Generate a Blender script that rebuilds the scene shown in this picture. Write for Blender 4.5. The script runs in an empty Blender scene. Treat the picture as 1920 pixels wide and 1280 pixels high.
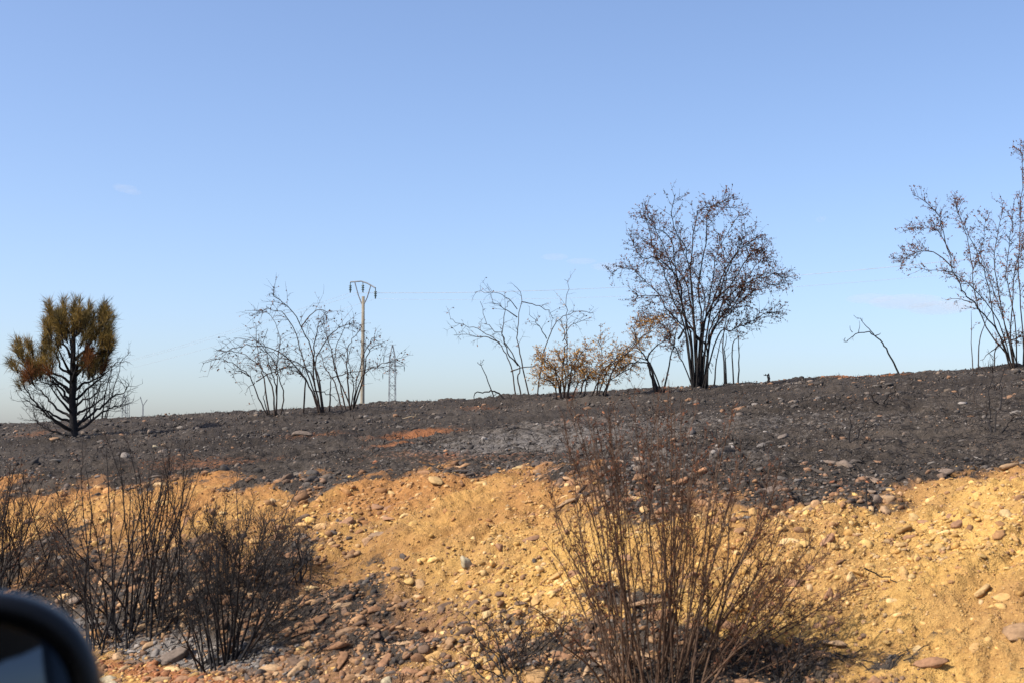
import bpy, math, random
import numpy as np
from mathutils import Vector, Matrix, Quaternion

# ------------------------------------------------------------------ camera, sky, sun, exposure
SC = bpy.context.scene
COL = SC.collection
FPX = 2638.0                      # focal length in photo pixels (1920 wide)
CAM = np.array([0.0, 0.0, 1.6])
PITCH = math.atan2(190.0, FPX)
cd = bpy.data.cameras.new('camera'); cam = bpy.data.objects.new('camera', cd); COL.objects.link(cam)
cd.sensor_width = 36.0; cd.lens = 36.0 * FPX / 1920.0
cd.clip_start = 0.05; cd.clip_end = 20000
cd.dof.use_dof = True; cd.dof.focus_distance = 20.0; cd.dof.aperture_fstop = 8.0
cam.location = CAM; cam.rotation_euler = (math.radians(90) + PITCH, 0, 0)
SC.camera = cam

SUN_EL = math.radians(46); SHADOW_DIR = math.radians(20)      # shadows fall to the right and away
sun_vec = Vector((-math.cos(SHADOW_DIR) * math.cos(SUN_EL), -math.sin(SHADOW_DIR) * math.cos(SUN_EL), math.sin(SUN_EL)))
W = bpy.data.worlds.new('World'); SC.world = W; W.use_nodes = True
wn = W.node_tree.nodes; wl = W.node_tree.links
sky = wn.new('ShaderNodeTexSky'); sky.sky_type = 'NISHITA'; sky.sun_disc = False
sky.sun_elevation = SUN_EL; sky.sun_rotation = math.atan2(sun_vec.x, sun_vec.y)
sky.altitude = 1500; sky.air_density = 1.0; sky.dust_density = 5.0; sky.ozone_density = 3.0
wb = wn.new('ShaderNodeMix'); wb.data_type = 'RGBA'; wb.blend_type = 'MULTIPLY'; wb.inputs[0].default_value = 1.0; wb.inputs[7].default_value = (1.0, .976, 1.02, 1)   # the camera's white balance
wl.new(sky.outputs[0], wb.inputs[6]); wl.new(wb.outputs[2], wn['Background'].inputs[0]); wn['Background'].inputs[1].default_value = 0.138
sd = bpy.data.lights.new('sun', 'SUN'); sun = bpy.data.objects.new('sun', sd); COL.objects.link(sun)
sd.energy = 4.3; sd.angle = math.radians(0.5); sd.color = (1.0, 0.96, 0.90)
sun.rotation_euler = sun_vec.to_track_quat('Z', 'Y').to_euler(); sun.location = (-20, -20, 30)
SC.view_settings.view_transform = 'Standard'; SC.view_settings.look = 'None'
SC.view_settings.exposure = 0.6; SC.view_settings.gamma = 1.0; SC.view_settings.use_curve_mapping = False
SC.cycles.max_bounces = 6; SC.cycles.transparent_max_bounces = 8

# ------------------------------------------------------------------ helpers
R = random.Random(7)
NR = np.random.default_rng(11)

def tag(o, label=None, cat=None, group=None, kind=None):
    if label: o['label'] = label
    if cat: o['category'] = cat
    if group: o['group'] = group
    if kind: o['kind'] = kind
    return o

def empty(name, loc, label, cat, group=None):
    o = bpy.data.objects.new(name, None); COL.objects.link(o); o.location = loc
    o.empty_display_size = 0.2
    return tag(o, label, cat, group)

def mesh_from(name, V, F, n, smooth=False):
    """V (k,3) verts, F (m,n) faces of n corners."""
    me = bpy.data.meshes.new(name)
    V = np.asarray(V, np.float32); F = np.asarray(F, np.int32)
    me.vertices.add(len(V)); me.vertices.foreach_set('co', V.ravel())
    me.loops.add(F.size); me.loops.foreach_set('vertex_index', F.ravel())
    me.polygons.add(len(F)); me.polygons.foreach_set('loop_start', np.arange(0, F.size, n, dtype=np.int32))
    me.update(calc_edges=True)
    if smooth: me.polygons.foreach_set('use_smooth', np.ones(len(F), bool))
    me.validate()
    return me

def add_obj(name, me, mat, parent=None, base=None):
    o = bpy.data.objects.new(name, me); COL.objects.link(o)
    if mat is not None: me.materials.append(mat)
    if parent is not None: o.parent = parent
    return o

class MB:
    """collects quads: tubes, boxes, blades"""
    def __init__(self): self.V = []; self.F = []; self.n = 0
    def add(self, V, F):
        self.V.append(np.asarray(V, float)); self.F.append(np.asarray(F, int) + self.n); self.n += len(V)
    def tube(self, pts, rad, n=4, cap=False):
        pts = np.asarray(pts, float); k = len(pts)
        rad = np.broadcast_to(np.asarray(rad, float), (k,)) if np.ndim(rad) else np.full(k, float(rad))
        t = np.gradient(pts, axis=0); t /= (np.linalg.norm(t, axis=1, keepdims=True) + 1e-9)
        m = t.mean(0); ref = np.eye(3)[np.argmin(np.abs(m))]
        a = np.cross(t, ref); a /= (np.linalg.norm(a, axis=1, keepdims=True) + 1e-9); b = np.cross(t, a)
        ang = np.arange(n) * 2 * math.pi / n
        V = pts[:, None, :] + rad[:, None, None] * (np.cos(ang)[None, :, None] * a[:, None, :] + np.sin(ang)[None, :, None] * b[:, None, :])
        i = np.arange(k - 1)[:, None] * n; j = np.arange(n)[None, :]; j2 = (j + 1) % n
        F = np.stack([i + j, i + j2, i + n + j2, i + n + j], -1).reshape(-1, 4)
        self.add(V.reshape(-1, 3), F)
        if cap and n == 4:
            self.F.append(np.array([[3, 2, 1, 0], [(k-1)*n, (k-1)*n+1, (k-1)*n+2, (k-1)*n+3]]) + self.n - k * n)
    def bar(self, a, b, w, h=None):
        self.tube([a, b], w * 0.7071, 4, True)
    def box(self, c, s, M=None):
        V = np.array([(x, y, z) for x in (-.5, .5) for y in (-.5, .5) for z in (-.5, .5)]) * np.asarray(s)
        if M is not None: V = V @ np.asarray(M).T
        self.add(V + np.asarray(c), [(0,1,3,2),(4,6,7,5),(0,4,5,1),(2,3,7,6),(0,2,6,4),(1,5,7,3)])
    def blades(self, P, D, L, Wd, cup=0.0):
        """many diamond leaves/needles at P along D"""
        P = np.asarray(P, float); D = np.asarray(D, float); k = len(P)
        if k == 0: return
        D = D / (np.linalg.norm(D, axis=1, keepdims=True) + 1e-9)
        r = NR.normal(size=(k, 3)); S = np.cross(D, r); S /= (np.linalg.norm(S, axis=1, keepdims=True) + 1e-9)
        N = np.cross(D, S)
        L = np.broadcast_to(L, (k,))[:, None]; Wd = np.broadcast_to(Wd, (k,))[:, None]
        V = np.stack([P, P + D * L * .5 + S * Wd * .5 + N * L * cup, P + D * L, P + D * L * .5 - S * Wd * .5 + N * L * cup], 1)
        F = np.arange(4 * k).reshape(k, 4)
        self.add(V.reshape(-1, 3), F)
    def build(self, name, mat, parent=None, origin=None, smooth=False):
        if not self.V: return None
        V = np.concatenate(self.V); F = np.concatenate(self.F)
        if origin is not None: V = V - np.asarray(origin)
        return add_obj(name, mesh_from(name, V, F, 4, smooth), mat, parent)

def ray(px, py):
    x = (px - 960.0) / FPX; y = -(py - 640.0) / FPX
    c, s = math.cos(PITCH), math.sin(PITCH)
    return np.array([x, c - s * y, s + c * y])
def P(px, py, Y):
    d = ray(px, py); return CAM + d * (Y / d[1])

# value noise
def vnoise(x, y, seed=0):
    x = np.asarray(x, float); y = np.asarray(y, float)
    xi = np.floor(x).astype(np.int64); yi = np.floor(y).astype(np.int64)
    fx = x - xi; fy = y - yi
    fx = fx * fx * fx * (fx * (fx * 6 - 15) + 10); fy = fy * fy * fy * (fy * (fy * 6 - 15) + 10)
    def h(i, j):
        n = (i * 374761393 + j * 668265263 + seed * 1442695041) & 0x7fffffff
        n = ((n ^ (n >> 13)) * 1274126177) & 0x7fffffff
        n = ((n ^ (n >> 15)) * 2246822519) & 0x7fffffff
        return ((n ^ (n >> 16)) & 0xffff) / 32767.5 - 1.0
    a = h(xi, yi); b = h(xi + 1, yi); c = h(xi, yi + 1); d = h(xi + 1, yi + 1)
    return (a * (1 - fx) + b * fx) * (1 - fy) + (c * (1 - fx) + d * fx) * fy
def fbm(x, y, seed, oct=3, gain=.5):
    s = 0; g = 1.0; f = 1.0
    for k in range(oct):
        ca, sa = math.cos(k * 1.1 + seed), math.sin(k * 1.1 + seed)
        s = s + g * vnoise((x * ca - y * sa) * f, (x * sa + y * ca) * f, seed + k * 17); g *= gain; f *= 2.03
    return s
def sstep(a, b, x):
    t = np.clip((x - a) / (b - a), 0, 1); return t * t * (3 - 2 * t)

# ------------------------------------------------------------------ terrain: road coordinates s (along the road, to the left) and o (outward, uphill)
FW = np.array([-0.7834, 0.6215]); OU = np.array([0.6215, 0.7834])
def so(x, y): return x * FW[0] + y * FW[1], x * OU[0] + y * OU[1]
def terrain(x, y, fine=True):
    x = np.asarray(x, float); y = np.asarray(y, float)
    s, o = so(x, y)
    o = o + .22 * fbm(s * .35, o * .2, 3, 2)
    zc = np.interp(s, [-30, 8, 12.9, 19.1, 27.4, 38.9, 80], [3.1, 2.88, 2.75, 2.545, 2.29, 2.18, 2.05])
    zt = np.interp(s, [0, 4, 12], [1.40, 1.36, 1.27])
    t = np.clip((o - 7.05) / (24 - 7.05), 0, 1)
    z = np.where(o < 2.2, 0.0, np.where(o < 4.6, .46 * sstep(2.2, 4.9, o) / sstep(2.2, 4.9, 4.6), 0.))
    tb = np.clip((o - 4.6) / 2.45, 0, 1); tb = tb * (1.18 - .18 * tb)
    zz = .46 + (zt - .46) * tb
    zz = np.where(o > 7.05, zt + (zc - zt) * (1.30 * t - .30 * t * t), zz)
    zz = np.where(o > 24, np.maximum(zc - .03 * (o - 24) - .0009 * (o - 24) ** 2, -1.5), zz)
    z = np.where(o >= 4.6, zz, z)
    w = sstep(4.0, 5.2, o) * (1 - sstep(40, 80, o)) 
    z = z + w * (.05 * fbm(x * .45, y * .45, 21, 3) + .028 * fbm(x * 1.9, y * 1.9, 5, 2))
    if fine:
        near = w * (1 - sstep(16, 34, o))
        z = z + near * (.020 * fbm(x * 7, y * 7, 8, 2) + .017 * np.abs(fbm(x * 15, y * 15, 9, 2)) + .011 * fbm(x * 34, y * 34, 10, 1))
        bank = sstep(4.4, 5.0, o) * (1 - sstep(6.8, 7.4, o)); z = z - bank * (.045 * np.clip(1 - 3.2 * np.abs(fbm(s * 1.1, o * .35, 91, 3)), 0, 1) + .02 * np.clip(1 - 4 * np.abs(fbm(s * 3.3, o * .8, 93, 2)), 0, 1))
        z = z + w * sstep(16, 30, o) * .03 * np.abs(fbm(x * 2.6, y * 2.6, 31, 3))
    return z
_YS = np.geomspace(3.0, 60, 2500)
def hit(px, py):
    d = ray(px, py); X = CAM[0] + d[0] / d[1] * _YS; Z = CAM[2] + d[2] / d[1] * _YS
    T = terrain(X, _YS, False); below = np.nonzero(Z <= T)[0]
    if len(below) == 0: return None
    i = below[0]; return np.array([X[i], _YS[i], T[i]])
def hit2(px, py):
    while True:
        h = hit(px, py)
        if h is not None: return h
        py += 1.5

# zones of the soil
BOUND = [(-300, 905), (0, 893), (150, 903), (300, 898), (430, 908), (520, 885), (570, 893), (600, 915), (650, 893), (760, 888), (850, 874), (930, 884), (1010, 872),
         (1100, 900), (1200, 905), (1290, 925), (1370, 930), (1430, 935), (1520, 925), (1620, 912), (1720, 903), (1810, 888), (1920, 868), (2200, 840)]
_b = np.array([so(*hit2(*p)[:2]) for p in BOUND]); _b = _b[np.argsort(_b[:, 0])]
def blob_field(x, y, blobs):
    f = np.zeros_like(np.asarray(x, float))
    s, o = so(x, y)
    for (px, py, rs, ro, w) in blobs:
        h = hit2(px, py); s0, o0 = so(h[0], h[1])
        f = np.maximum(f, w * np.exp(-(((s - s0) / rs) ** 2 + ((o - o0) / ro) ** 2)))
    return f
CHAR_BLOBS = [(250, 1120, 1.5, .8, 1.0), (420, 1130, 1.0, .7, 1.0), (560, 1130, .9, .5, .95), (640, 1210, .9, .35, .85), (600, 1268, 1.2, .16, .75), (800, 1275, .8, .14, .7), (480, 1220, .8, .3, .9),
              (60, 1050, 1.0, .8, .9), (1250, 1240, .8, .34, 1.0), (1000, 1215, .8, .22, .9), (1450, 1230, .5, .32, .95), (820, 1250, .6, .2, .7),
              (1690, 1250, .25, .12, .7), (1880, 1255, .25, .15, .9), (1780, 1180, .2, .1, .45), (600, 1040, .6, .3, .7), (700, 1090, .5, .2, .6),
              (590, 905, .4, .35, .9), (1180, 1110, .6, .2, .6), (950, 1150, .5, .2, .5)]
ASH_BLOBS = [(370, 1225, .9, .18, 1.0), (230, 1200, .8, .2, .9), (500, 1230, .5, .12, .8), (1000, 832, 1.6, 1.6, .72), (1120, 800, 2.4, 2.0, .55), (1260, 860, 1.5, 1.2, .5), (1480, 800, 2.5, 2.0, .45), (1750, 780, 2.0, 2.0, .4), (560, 840, 2., 1.5, .3)]
RED_BLOBS = [(300, 1265, .8, .12, 1.0), (410, 1278, .2, .08, 1.0), (780, 818, .45, .8, .85), (745, 835, .35, .5, .65), (1625, 703, .8, 1.0, .9), (900, 765, .5, .6, .5), (1090, 790, .8, 1., .4),
             (590, 815, .7, .6, .5), (400, 870, 1.5, .8, .5), (60, 815, .5, .8, .5), (860, 858, 1.5, .5, .5), (1480, 905, 1.5, .5, .35)]
RUB_BLOBS = [(420, 1130, 1.3, .8, .95), (150, 1080, 1.3, .8, .9), (1250, 1250, .9, .32, .9), (1450, 1240, .5, .3, .8), (1000, 1230, .8, .2, .8), (640, 1180, 1.1, .55, 1.0), (300, 1050, 2.4, .6, .75), (500, 1262, 1.0, .2, .9), (720, 1270, 1.0, .22, .9), (1550, 1275, .8, .15, .6), (560, 1000, .7, .4, .6), (700, 985, .5, .3, .5), (1200, 1270, 1.5, .3, .7), (850, 1270, 1.0, .2, .6), (1430, 920, 1.2, .3, .5)]
def zones(x, y):
    s, o = so(x, y)
    ob = np.interp(s, _b[:, 0], _b[:, 1])
    n = .38 * fbm(x * 1.7, y * 1.7, 41, 3) + .30 * fbm(x * 6, y * 6, 43, 3)
    char = sstep(-.75, .55, o - ob + n)
    cb = blob_field(x, y, CHAR_BLOBS)
    char = np.maximum(char, sstep(.40, .80, cb + .28 * fbm(x * 3.1, y * 3.1, 47, 4)))
    char = np.where(o < ob - .8, char * .74, char); char = np.where(o < 4.0, .55, char)
    ash = blob_field(x, y, ASH_BLOBS); red = blob_field(x, y, RED_BLOBS); rub = blob_field(x, y, RUB_BLOBS)
    rub = np.maximum(rub, .75 * np.exp(-((o - ob + .10 + .5 * n) / .24) ** 2))
    org = np.clip(.75 * np.exp(-np.clip(ob - o, 0, 9) / .55) + .62 * sstep(3.0, 7.5, s) + .35 * fbm(x * 1.1, y * 1.1, 61, 3), 0, 1)
    return char, ash, red, rub, org

# ------------------------------------------------------------------ materials
def mat_new(name):
    m = bpy.data.materials.new(name); m.use_nodes = True
    return m, m.node_tree.nodes, m.node_tree.links, m.node_tree.nodes['Principled BSDF']
def N(nt, typ, **kw):
    n = nt.new(typ)
    for k, v in kw.items(): setattr(n, k, v)
    return n
def noise(nt, lk, scale, detail=4, rough=.6, vec=None):
    n = nt.new('ShaderNodeTexNoise'); n.inputs['Scale'].default_value = scale; n.inputs['Detail'].default_value = detail
    n.inputs['Roughness'].default_value = rough
    if vec is not None: lk.new(vec, n.inputs['Vector'])
    return n.outputs['Fac']
def ramp(nt, lk, fac, stops):
    r = nt.new('ShaderNodeValToRGB'); e = r.color_ramp.elements
    while len(e) < len(stops): e.new(.5)
    for k, (p, c) in enumerate(stops):
        e[k].position = p; e[k].color = (*c, 1) if len(c) == 3 else c
    lk.new(fac, r.inputs[0]); return r.outputs[0]
def mix(nt, lk, fac, a, b, mode='MIX'):
    m = nt.new('ShaderNodeMix'); m.data_type = 'RGBA'; m.blend_type = mode
    if isinstance(fac, (int, float)): m.inputs[0].default_value = fac
    else: lk.new(fac, m.inputs[0])
    for k, v in ((6, a), (7, b)):
        if isinstance(v, tuple): m.inputs[k].default_value = (*v, 1)
        else: lk.new(v, m.inputs[k])
    return m.outputs[2]
def math_(nt, lk, op, a, b=None, clamp=False):
    m = nt.new('ShaderNodeMath'); m.operation = op; m.use_clamp = clamp
    for k, v in ((0, a), (1, b)):
        if v is None: continue
        if isinstance(v, (int, float)): m.inputs[k].default_value = v
        else: lk.new(v, m.inputs[k])
    return m.outputs[0]
def bump(nt, lk, bsdf, height, strength, dist):
    b = nt.new('ShaderNodeBump'); b.inputs['Strength'].default_value = strength; b.inputs['Distance'].default_value = dist
    lk.new(height, b.inputs['Height']); lk.new(b.outputs[0], bsdf.inputs['Normal'])

OCHRE = [(.25, (.27, .13, .042)), (.40, (.48, .262, .075)), (.55, (.66, .39, .112)), (.8, (.75, .49, .185))]
CHARC = [(.25, (.018, .014, .0105)), (.45, (.052, .041, .031)), (.60, (.098, .077, .058)), (.85, (.19, .15, .112))]
def ground_material():
    m, nt, lk, B = mat_new('burnt_soil')
    geo = nt.new('ShaderNodeNewGeometry'); pos = geo.outputs['Position']
    def att(n):
        a = nt.new('ShaderNodeAttribute'); a.attribute_name = n; return a.outputs['Fac']
    def soft(a, lo, hi, nz, amt):
        v = math_(nt, lk, 'ADD', att(a), math_(nt, lk, 'MULTIPLY', math_(nt, lk, 'SUBTRACT', nz, .5), amt))
        return ramp(nt, lk, v, [(lo, (0, 0, 0)), (hi, (1, 1, 1))])
    n1 = noise(nt, lk, 3.5, 8, .68, pos); n2 = noise(nt, lk, 28, 5, .7, pos); n3 = noise(nt, lk, 110, 3, .6, pos); n4 = noise(nt, lk, 1.1, 4, .6, pos); n5 = noise(nt, lk, 14, 8, .75, pos)
    och = ramp(nt, lk, math_(nt, lk, 'ADD', math_(nt, lk, 'MULTIPLY', n1, .4), math_(nt, lk, 'MULTIPLY', n2, .6)), OCHRE)
    och = mix(nt, lk, ramp(nt, lk, n4, [(.42, (0, 0, 0)), (.62, (.75, .75, .75))]), och, ramp(nt, lk, n5, [(.3, (.24, .12, .045)), (.55, (.44, .235, .085)), (.75, (.60, .37, .15))]))
    och = mix(nt, lk, soft('orange', .15, .95, n5, 1.0), och, ramp(nt, lk, math_(nt, lk, 'ADD', math_(nt, lk, 'MULTIPLY', n1, .4), math_(nt, lk, 'MULTIPLY', n2, .6)), [(.25, (.15, .065, .026)), (.42, (.32, .145, .048)), (.58, (.47, .222, .070)), (.8, (.58, .32, .11))]))
    cha = ramp(nt, lk, math_(nt, lk, 'ADD', math_(nt, lk, 'MULTIPLY', n1, .45), math_(nt, lk, 'MULTIPLY', n3, .55)), CHARC)
    cha = mix(nt, lk, ramp(nt, lk, n2, [(.50, (0, 0, 0)), (.72, (.7, .7, .7))]), cha, (.15, .112, .085))
    n6 = noise(nt, lk, .55, 6, .62, pos)
    cha = mix(nt, lk, ramp(nt, lk, n6, [(.42, (0, 0, 0)), (.60, (.75, .75, .75))]), cha, mix(nt, lk, .85, cha, (.42, .40, .38), 'MULTIPLY'))
    rub = ramp(nt, lk, n2, [(.3, (.11, .06, .034)), (.55, (.25, .132, .062)), (.75, (.38, .21, .095))])
    c = mix(nt, lk, soft('rubble', .3, .8, n5, 1.6), och, rub)
    c = mix(nt, lk, soft('char', .34, .66, n5, 1.9), c, cha)
    c = mix(nt, lk, math_(nt, lk, 'MULTIPLY', soft('ash', .40, .95, n5, 2.0), .75), c, mix(nt, lk, n3, (.15, .125, .105), (.44, .39, .335)))
    c = mix(nt, lk, math_(nt, lk, 'MULTIPLY', soft('red', .38, .75, n2, 1.2), .9), c, mix(nt, lk, n3, (.20, .068, .026), (.46, .185, .065)))
    lk.new(c, B.inputs['Base Color']); B.inputs['Roughness'].default_value = .95; B.inputs['Specular IOR Level'].default_value = .15
    h = math_(nt, lk, 'ADD', math_(nt, lk, 'MULTIPLY', n2, .6), math_(nt, lk, 'MULTIPLY', n3, .4))
    bump(nt, lk, B, h, 1.0, .045)
    return m
M_GROUND = ground_material()

def bark(name, stops, scale=9, rough=.9, spec=.2):
    m, nt, lk, B = mat_new(name)
    geo = nt.new('ShaderNodeNewGeometry')
    n1 = noise(nt, lk, scale, 5, .65, geo.outputs['Position'])
    lk.new(ramp(nt, lk, n1, stops), B.inputs['Base Color'])
    B.inputs['Roughness'].default_value = rough; B.inputs['Specular IOR Level'].default_value = spec
    n2 = noise(nt, lk, scale * 6, 3, .6, geo.outputs['Position']); bump(nt, lk, B, n2, .5, .01)
    return m
def leafmat(name, stops, scale=14, trans=.25):
    m, nt, lk, B = mat_new(name)
    geo = nt.new('ShaderNodeNewGeometry')
    n1 = noise(nt, lk, scale, 3, .6, geo.outputs['Position'])
    v = math_(nt, lk, 'ADD', math_(nt, lk, 'MULTIPLY', n1, .5), math_(nt, lk, 'MULTIPLY', geo.outputs['Random Per Island'], .5))
    c = ramp(nt, lk, v, stops); lk.new(c, B.inputs['Base Color'])
    B.inputs['Roughness'].default_value = .8; B.inputs['Specular IOR Level'].default_value = .2
    tr = nt.new('ShaderNodeBsdfTranslucent'); lk.new(c, tr.inputs['Color'])
    ms = nt.new('ShaderNodeMixShader'); ms.inputs[0].default_value = trans
    lk.new(B.outputs[0], ms.inputs[1]); lk.new(tr.outputs[0], ms.inputs[2])
    lk.new(ms.outputs[0], nt['Material Output'].inputs['Surface'])
    return m
M_BURNT = bark('burnt_bark', [(.3, (.010, .009, .009)), (.6, (.028, .024, .022)), (.85, (.075, .062, .052))])
M_TWIG = bark('scorched_twig', [(.3, (.026, .019, .015)), (.6, (.068, .047, .035)), (.85, (.15, .105, .072))])
M_RUST = bark('rusty_twig', [(.3, (.045, .024, .015)), (.6, (.11, .058, .034)), (.85, (.22, .12, .065))])
M_BUSH = bark('dry_brown_stem', [(.3, (.055, .034, .022)), (.6, (.12, .072, .044)), (.85, (.22, .14, .088))])
M_PALE = bark('pale_wood', [(.3, (.26, .19, .11)), (.7, (.48, .37, .23))])
M_LEAF_BROWN = leafmat('scorched_leaf', [(.25, (.045, .020, .012)), (.5, (.15, .058, .028)), (.7, (.24, .100, .045)), (.9, (.36, .18, .08))])
M_LEAF_GOLD = leafmat('dry_golden_leaf', [(.2, (.20, .09, .028)), (.45, (.44, .22, .06)), (.7, (.60, .35, .10)), (.9, (.70, .46, .17))])
M_LEAF_RED = leafmat('dry_red_leaf', [(.2, (.06, .024, .015)), (.5, (.18, .068, .034)), (.8, (.34, .14, .065))])
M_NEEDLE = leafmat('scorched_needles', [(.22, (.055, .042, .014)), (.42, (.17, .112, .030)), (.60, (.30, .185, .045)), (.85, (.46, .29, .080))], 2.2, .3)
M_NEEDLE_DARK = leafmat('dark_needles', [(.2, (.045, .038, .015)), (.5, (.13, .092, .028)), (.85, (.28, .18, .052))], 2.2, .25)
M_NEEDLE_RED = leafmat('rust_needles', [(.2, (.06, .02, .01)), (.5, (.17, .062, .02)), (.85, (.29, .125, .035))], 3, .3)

# ------------------------------------------------------------------ ground sheet (one polar sheet out to the horizon)
def build_ground():
    az = np.concatenate([np.radians(np.linspace(-180, -30, 36, endpoint=False)), np.radians(np.linspace(-30, -22, 40, endpoint=False)),
                         np.radians(np.linspace(-22, 22, 640, endpoint=False)), np.radians(np.linspace(22, 30, 40, endpoint=False)),
                         np.radians(np.linspace(30, 180, 36, endpoint=False))])
    r = np.concatenate([np.linspace(.05, 4.0, 24, endpoint=False), np.geomspace(4.0, 14, 350, endpoint=False), np.geomspace(14, 60, 130, endpoint=False), np.geomspace(60, 9000, 40)])
    A, Rr = np.meshgrid(az, r, indexing='ij')
    X = Rr * np.sin(A); Y = Rr * np.cos(A); Z = terrain(X, Y)
    na, nr = A.shape
    V = np.stack([X, Y, Z], -1).reshape(-1, 3)
    i = np.arange(na)[:, None]; j = np.arange(nr - 1)[None, :]; i2 = (i + 1) % na
    F = np.stack([i * nr + j, i * nr + j + 1, i2 * nr + j + 1, i2 * nr + j], -1).reshape(-1, 4)[:, ::-1]
    me = mesh_from('ground', V, F, 4, True)
    ch, ash, red, rub, org = zones(V[:, 0], V[:, 1])
    for n, a in (('char', ch), ('ash', ash), ('red', red), ('rubble', rub), ('orange', org)):
        at = me.attributes.new(n, 'FLOAT', 'POINT'); at.data.foreach_set('value', a.astype(np.float32))
    g = add_obj('ground', me, M_GROUND)
    return tag(g, kind='structure')
build_ground()

def build_road():
    m, nt, lk, B = mat_new('asphalt'); geo = nt.new('ShaderNodeNewGeometry')
    n1 = noise(nt, lk, 60, 4, .7, geo.outputs['Position'])
    lk.new(ramp(nt, lk, n1, [(.3, (.035, .035, .036)), (.7, (.07, .07, .068))]), B.inputs['Base Color']); B.inputs['Roughness'].default_value = .9
    V = []; F = []
    for k, s in enumerate(np.linspace(-80, 80, 41)):
        for o in (-5.0, -1.5, 1.9):
            p = FW * s + OU * o; V.append((p[0], p[1], .012))
        if k:
            b = 3 * k
            F += [(b-3, b-2, b+1, b), (b-2, b-1, b+2, b+1)]
    tag(add_obj('road', mesh_from('road', V, F, 4), m), kind='structure')
build_road()

# ------------------------------------------------------------------ stones
def ico(sub):
    t = (1 + 5 ** .5) / 2
    v = [np.array(p, float) / math.sqrt(1 + t * t) for p in [(-1,t,0),(1,t,0),(-1,-t,0),(1,-t,0),(0,-1,t),(0,1,t),(0,-1,-t),(0,1,-t),(t,0,-1),(t,0,1),(-t,0,-1),(-t,0,1)]]
    f = [(0,11,5),(0,5,1),(0,1,7),(0,7,10),(0,10,11),(1,5,9),(5,11,4),(11,10,2),(10,7,6),(7,1,8),(3,9,4),(3,4,2),(3,2,6),(3,6,8),(3,8,9),(4,9,5),(2,4,11),(6,2,10),(8,6,7),(9,8,1)]
    for _ in range(sub):
        c = {}; nf = []
        def mid(a, b):
            k = (min(a, b), max(a, b))
            if k not in c:
                m = v[a] + v[b]; v.append(m / np.linalg.norm(m)); c[k] = len(v) - 1
            return c[k]
        for a, b, d in f:
            x, y, z = mid(a, b), mid(b, d), mid(d, a); nf += [(a, x, z), (b, y, x), (d, z, y), (x, y, z)]
        f = nf
    return np.array(v), np.array(f)
def stone_shape(sub, seed, facets=9):
    rng = np.random.default_rng(seed); v, f = ico(sub)
    r = np.full(len(v), 1.0)
    for _ in range(facets):                       # chop with planes for broad facets
        n = rng.normal(size=3); n /= np.linalg.norm(n); d = rng.uniform(.30, .72)
        q = v @ n; r = np.where(q > 1e-3, np.minimum(r, d / np.maximum(q, 1e-3)), r)
    v = v * r[:, None] * np.array([rng.uniform(1.1, 1.7), rng.uniform(.75, 1.1), rng.uniform(.5, .95)])
    v += rng.normal(size=v.shape) * .02
    return v, f
def stone_mat(name, stops, attr=None):
    m, nt, lk, B = mat_new(name); geo = nt.new('ShaderNodeNewGeometry')
    n1 = noise(nt, lk, 45, 4, .65, geo.outputs['Position'])
    if attr:
        a = nt.new('ShaderNodeAttribute'); a.attribute_name = attr; base = a.outputs['Color']
    else:
        oi = nt.new('ShaderNodeObjectInfo'); base = ramp(nt, lk, oi.outputs['Random'], stops)
    c = mix(nt, lk, .75, base, ramp(nt, lk, n1, [(.3, (.45, .44, .43)), (.7, (1.15, 1.12, 1.1))]), 'MULTIPLY')
    lk.new(c, B.inputs['Base Color']); B.inputs['Roughness'].default_value = .85; B.inputs['Specular IOR Level'].default_value = .25
    bump(nt, lk, B, n1, .5, .01)
    return m
M_ST_OCH = stone_mat('ochre_stone', [(0, (.30, .165, .075)), (.3, (.44, .27, .10)), (.6, (.52, .33, .14)), (.8, (.27, .155, .09)), (1, (.46, .32, .18))])
M_ST_BRN = stone_mat('brown_stone', [(0, (.19, .098, .048)), (.3, (.31, .165, .078)), (.6, (.38, .225, .115)), (.8, (.16, .105, .068)), (1, (.42, .27, .15))])
M_ST_GRY = stone_mat('sooty_stone', [(0, (.08, .063, .050)), (.35, (.17, .128, .096)), (.6, (.24, .175, .125)), (.8, (.11, .087, .070)), (1, (.31, .215, .14))])
M_ST_TAN = stone_mat('tan_grey_stone', [(0, (.40, .33, .20)), (1, (.46, .37, .24))])
M_ST_MIX = stone_mat('loose_stone', None, 'tint')

def _tint(n, c): return stone_mat(n, [(0, tuple(v * .85 for v in c)), (1, tuple(v * 1.15 for v in c))])
STONE_TINTS = {'ochre': [('pale yellow', _tint('pale_yellow_stone', (.56, .38, .17))), ('ochre', _tint('ochre_earth_stone', (.48, .28, .10))), ('reddish brown', _tint('reddish_brown_stone', (.31, .165, .085)))],
               'rubble': [('tan', _tint('tan_stone', (.40, .255, .135))), ('reddish brown', _tint('red_brown_stone', (.28, .145, .072))), ('dark brown', _tint('dark_brown_stone', (.16, .10, .062)))],
               'soot': [('grey brown', _tint('grey_brown_stone', (.19, .14, .105))), ('dark sooty', _tint('dark_sooty_stone', (.085, .068, .054))), ('pale tan', _tint('pale_tan_stone', (.30, .21, .14)))]}
def pick_place(px, opts):
    for lim, name in opts:
        if px < lim: return name
def normal_at(x, y):
    e = .12
    gx = (terrain(x + e, y, False) - terrain(x - e, y, False)) / (2 * e); gy = (terrain(x, y + e, False) - terrain(x, y - e, False)) / (2 * e)
    n = np.stack([-gx, -gy, np.ones_like(gx)], -1); return n / np.linalg.norm(n, axis=-1, keepdims=True)

def frame_ok(x, y, margin=.02):
    return np.abs(x / y) < .364 + margin

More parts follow.
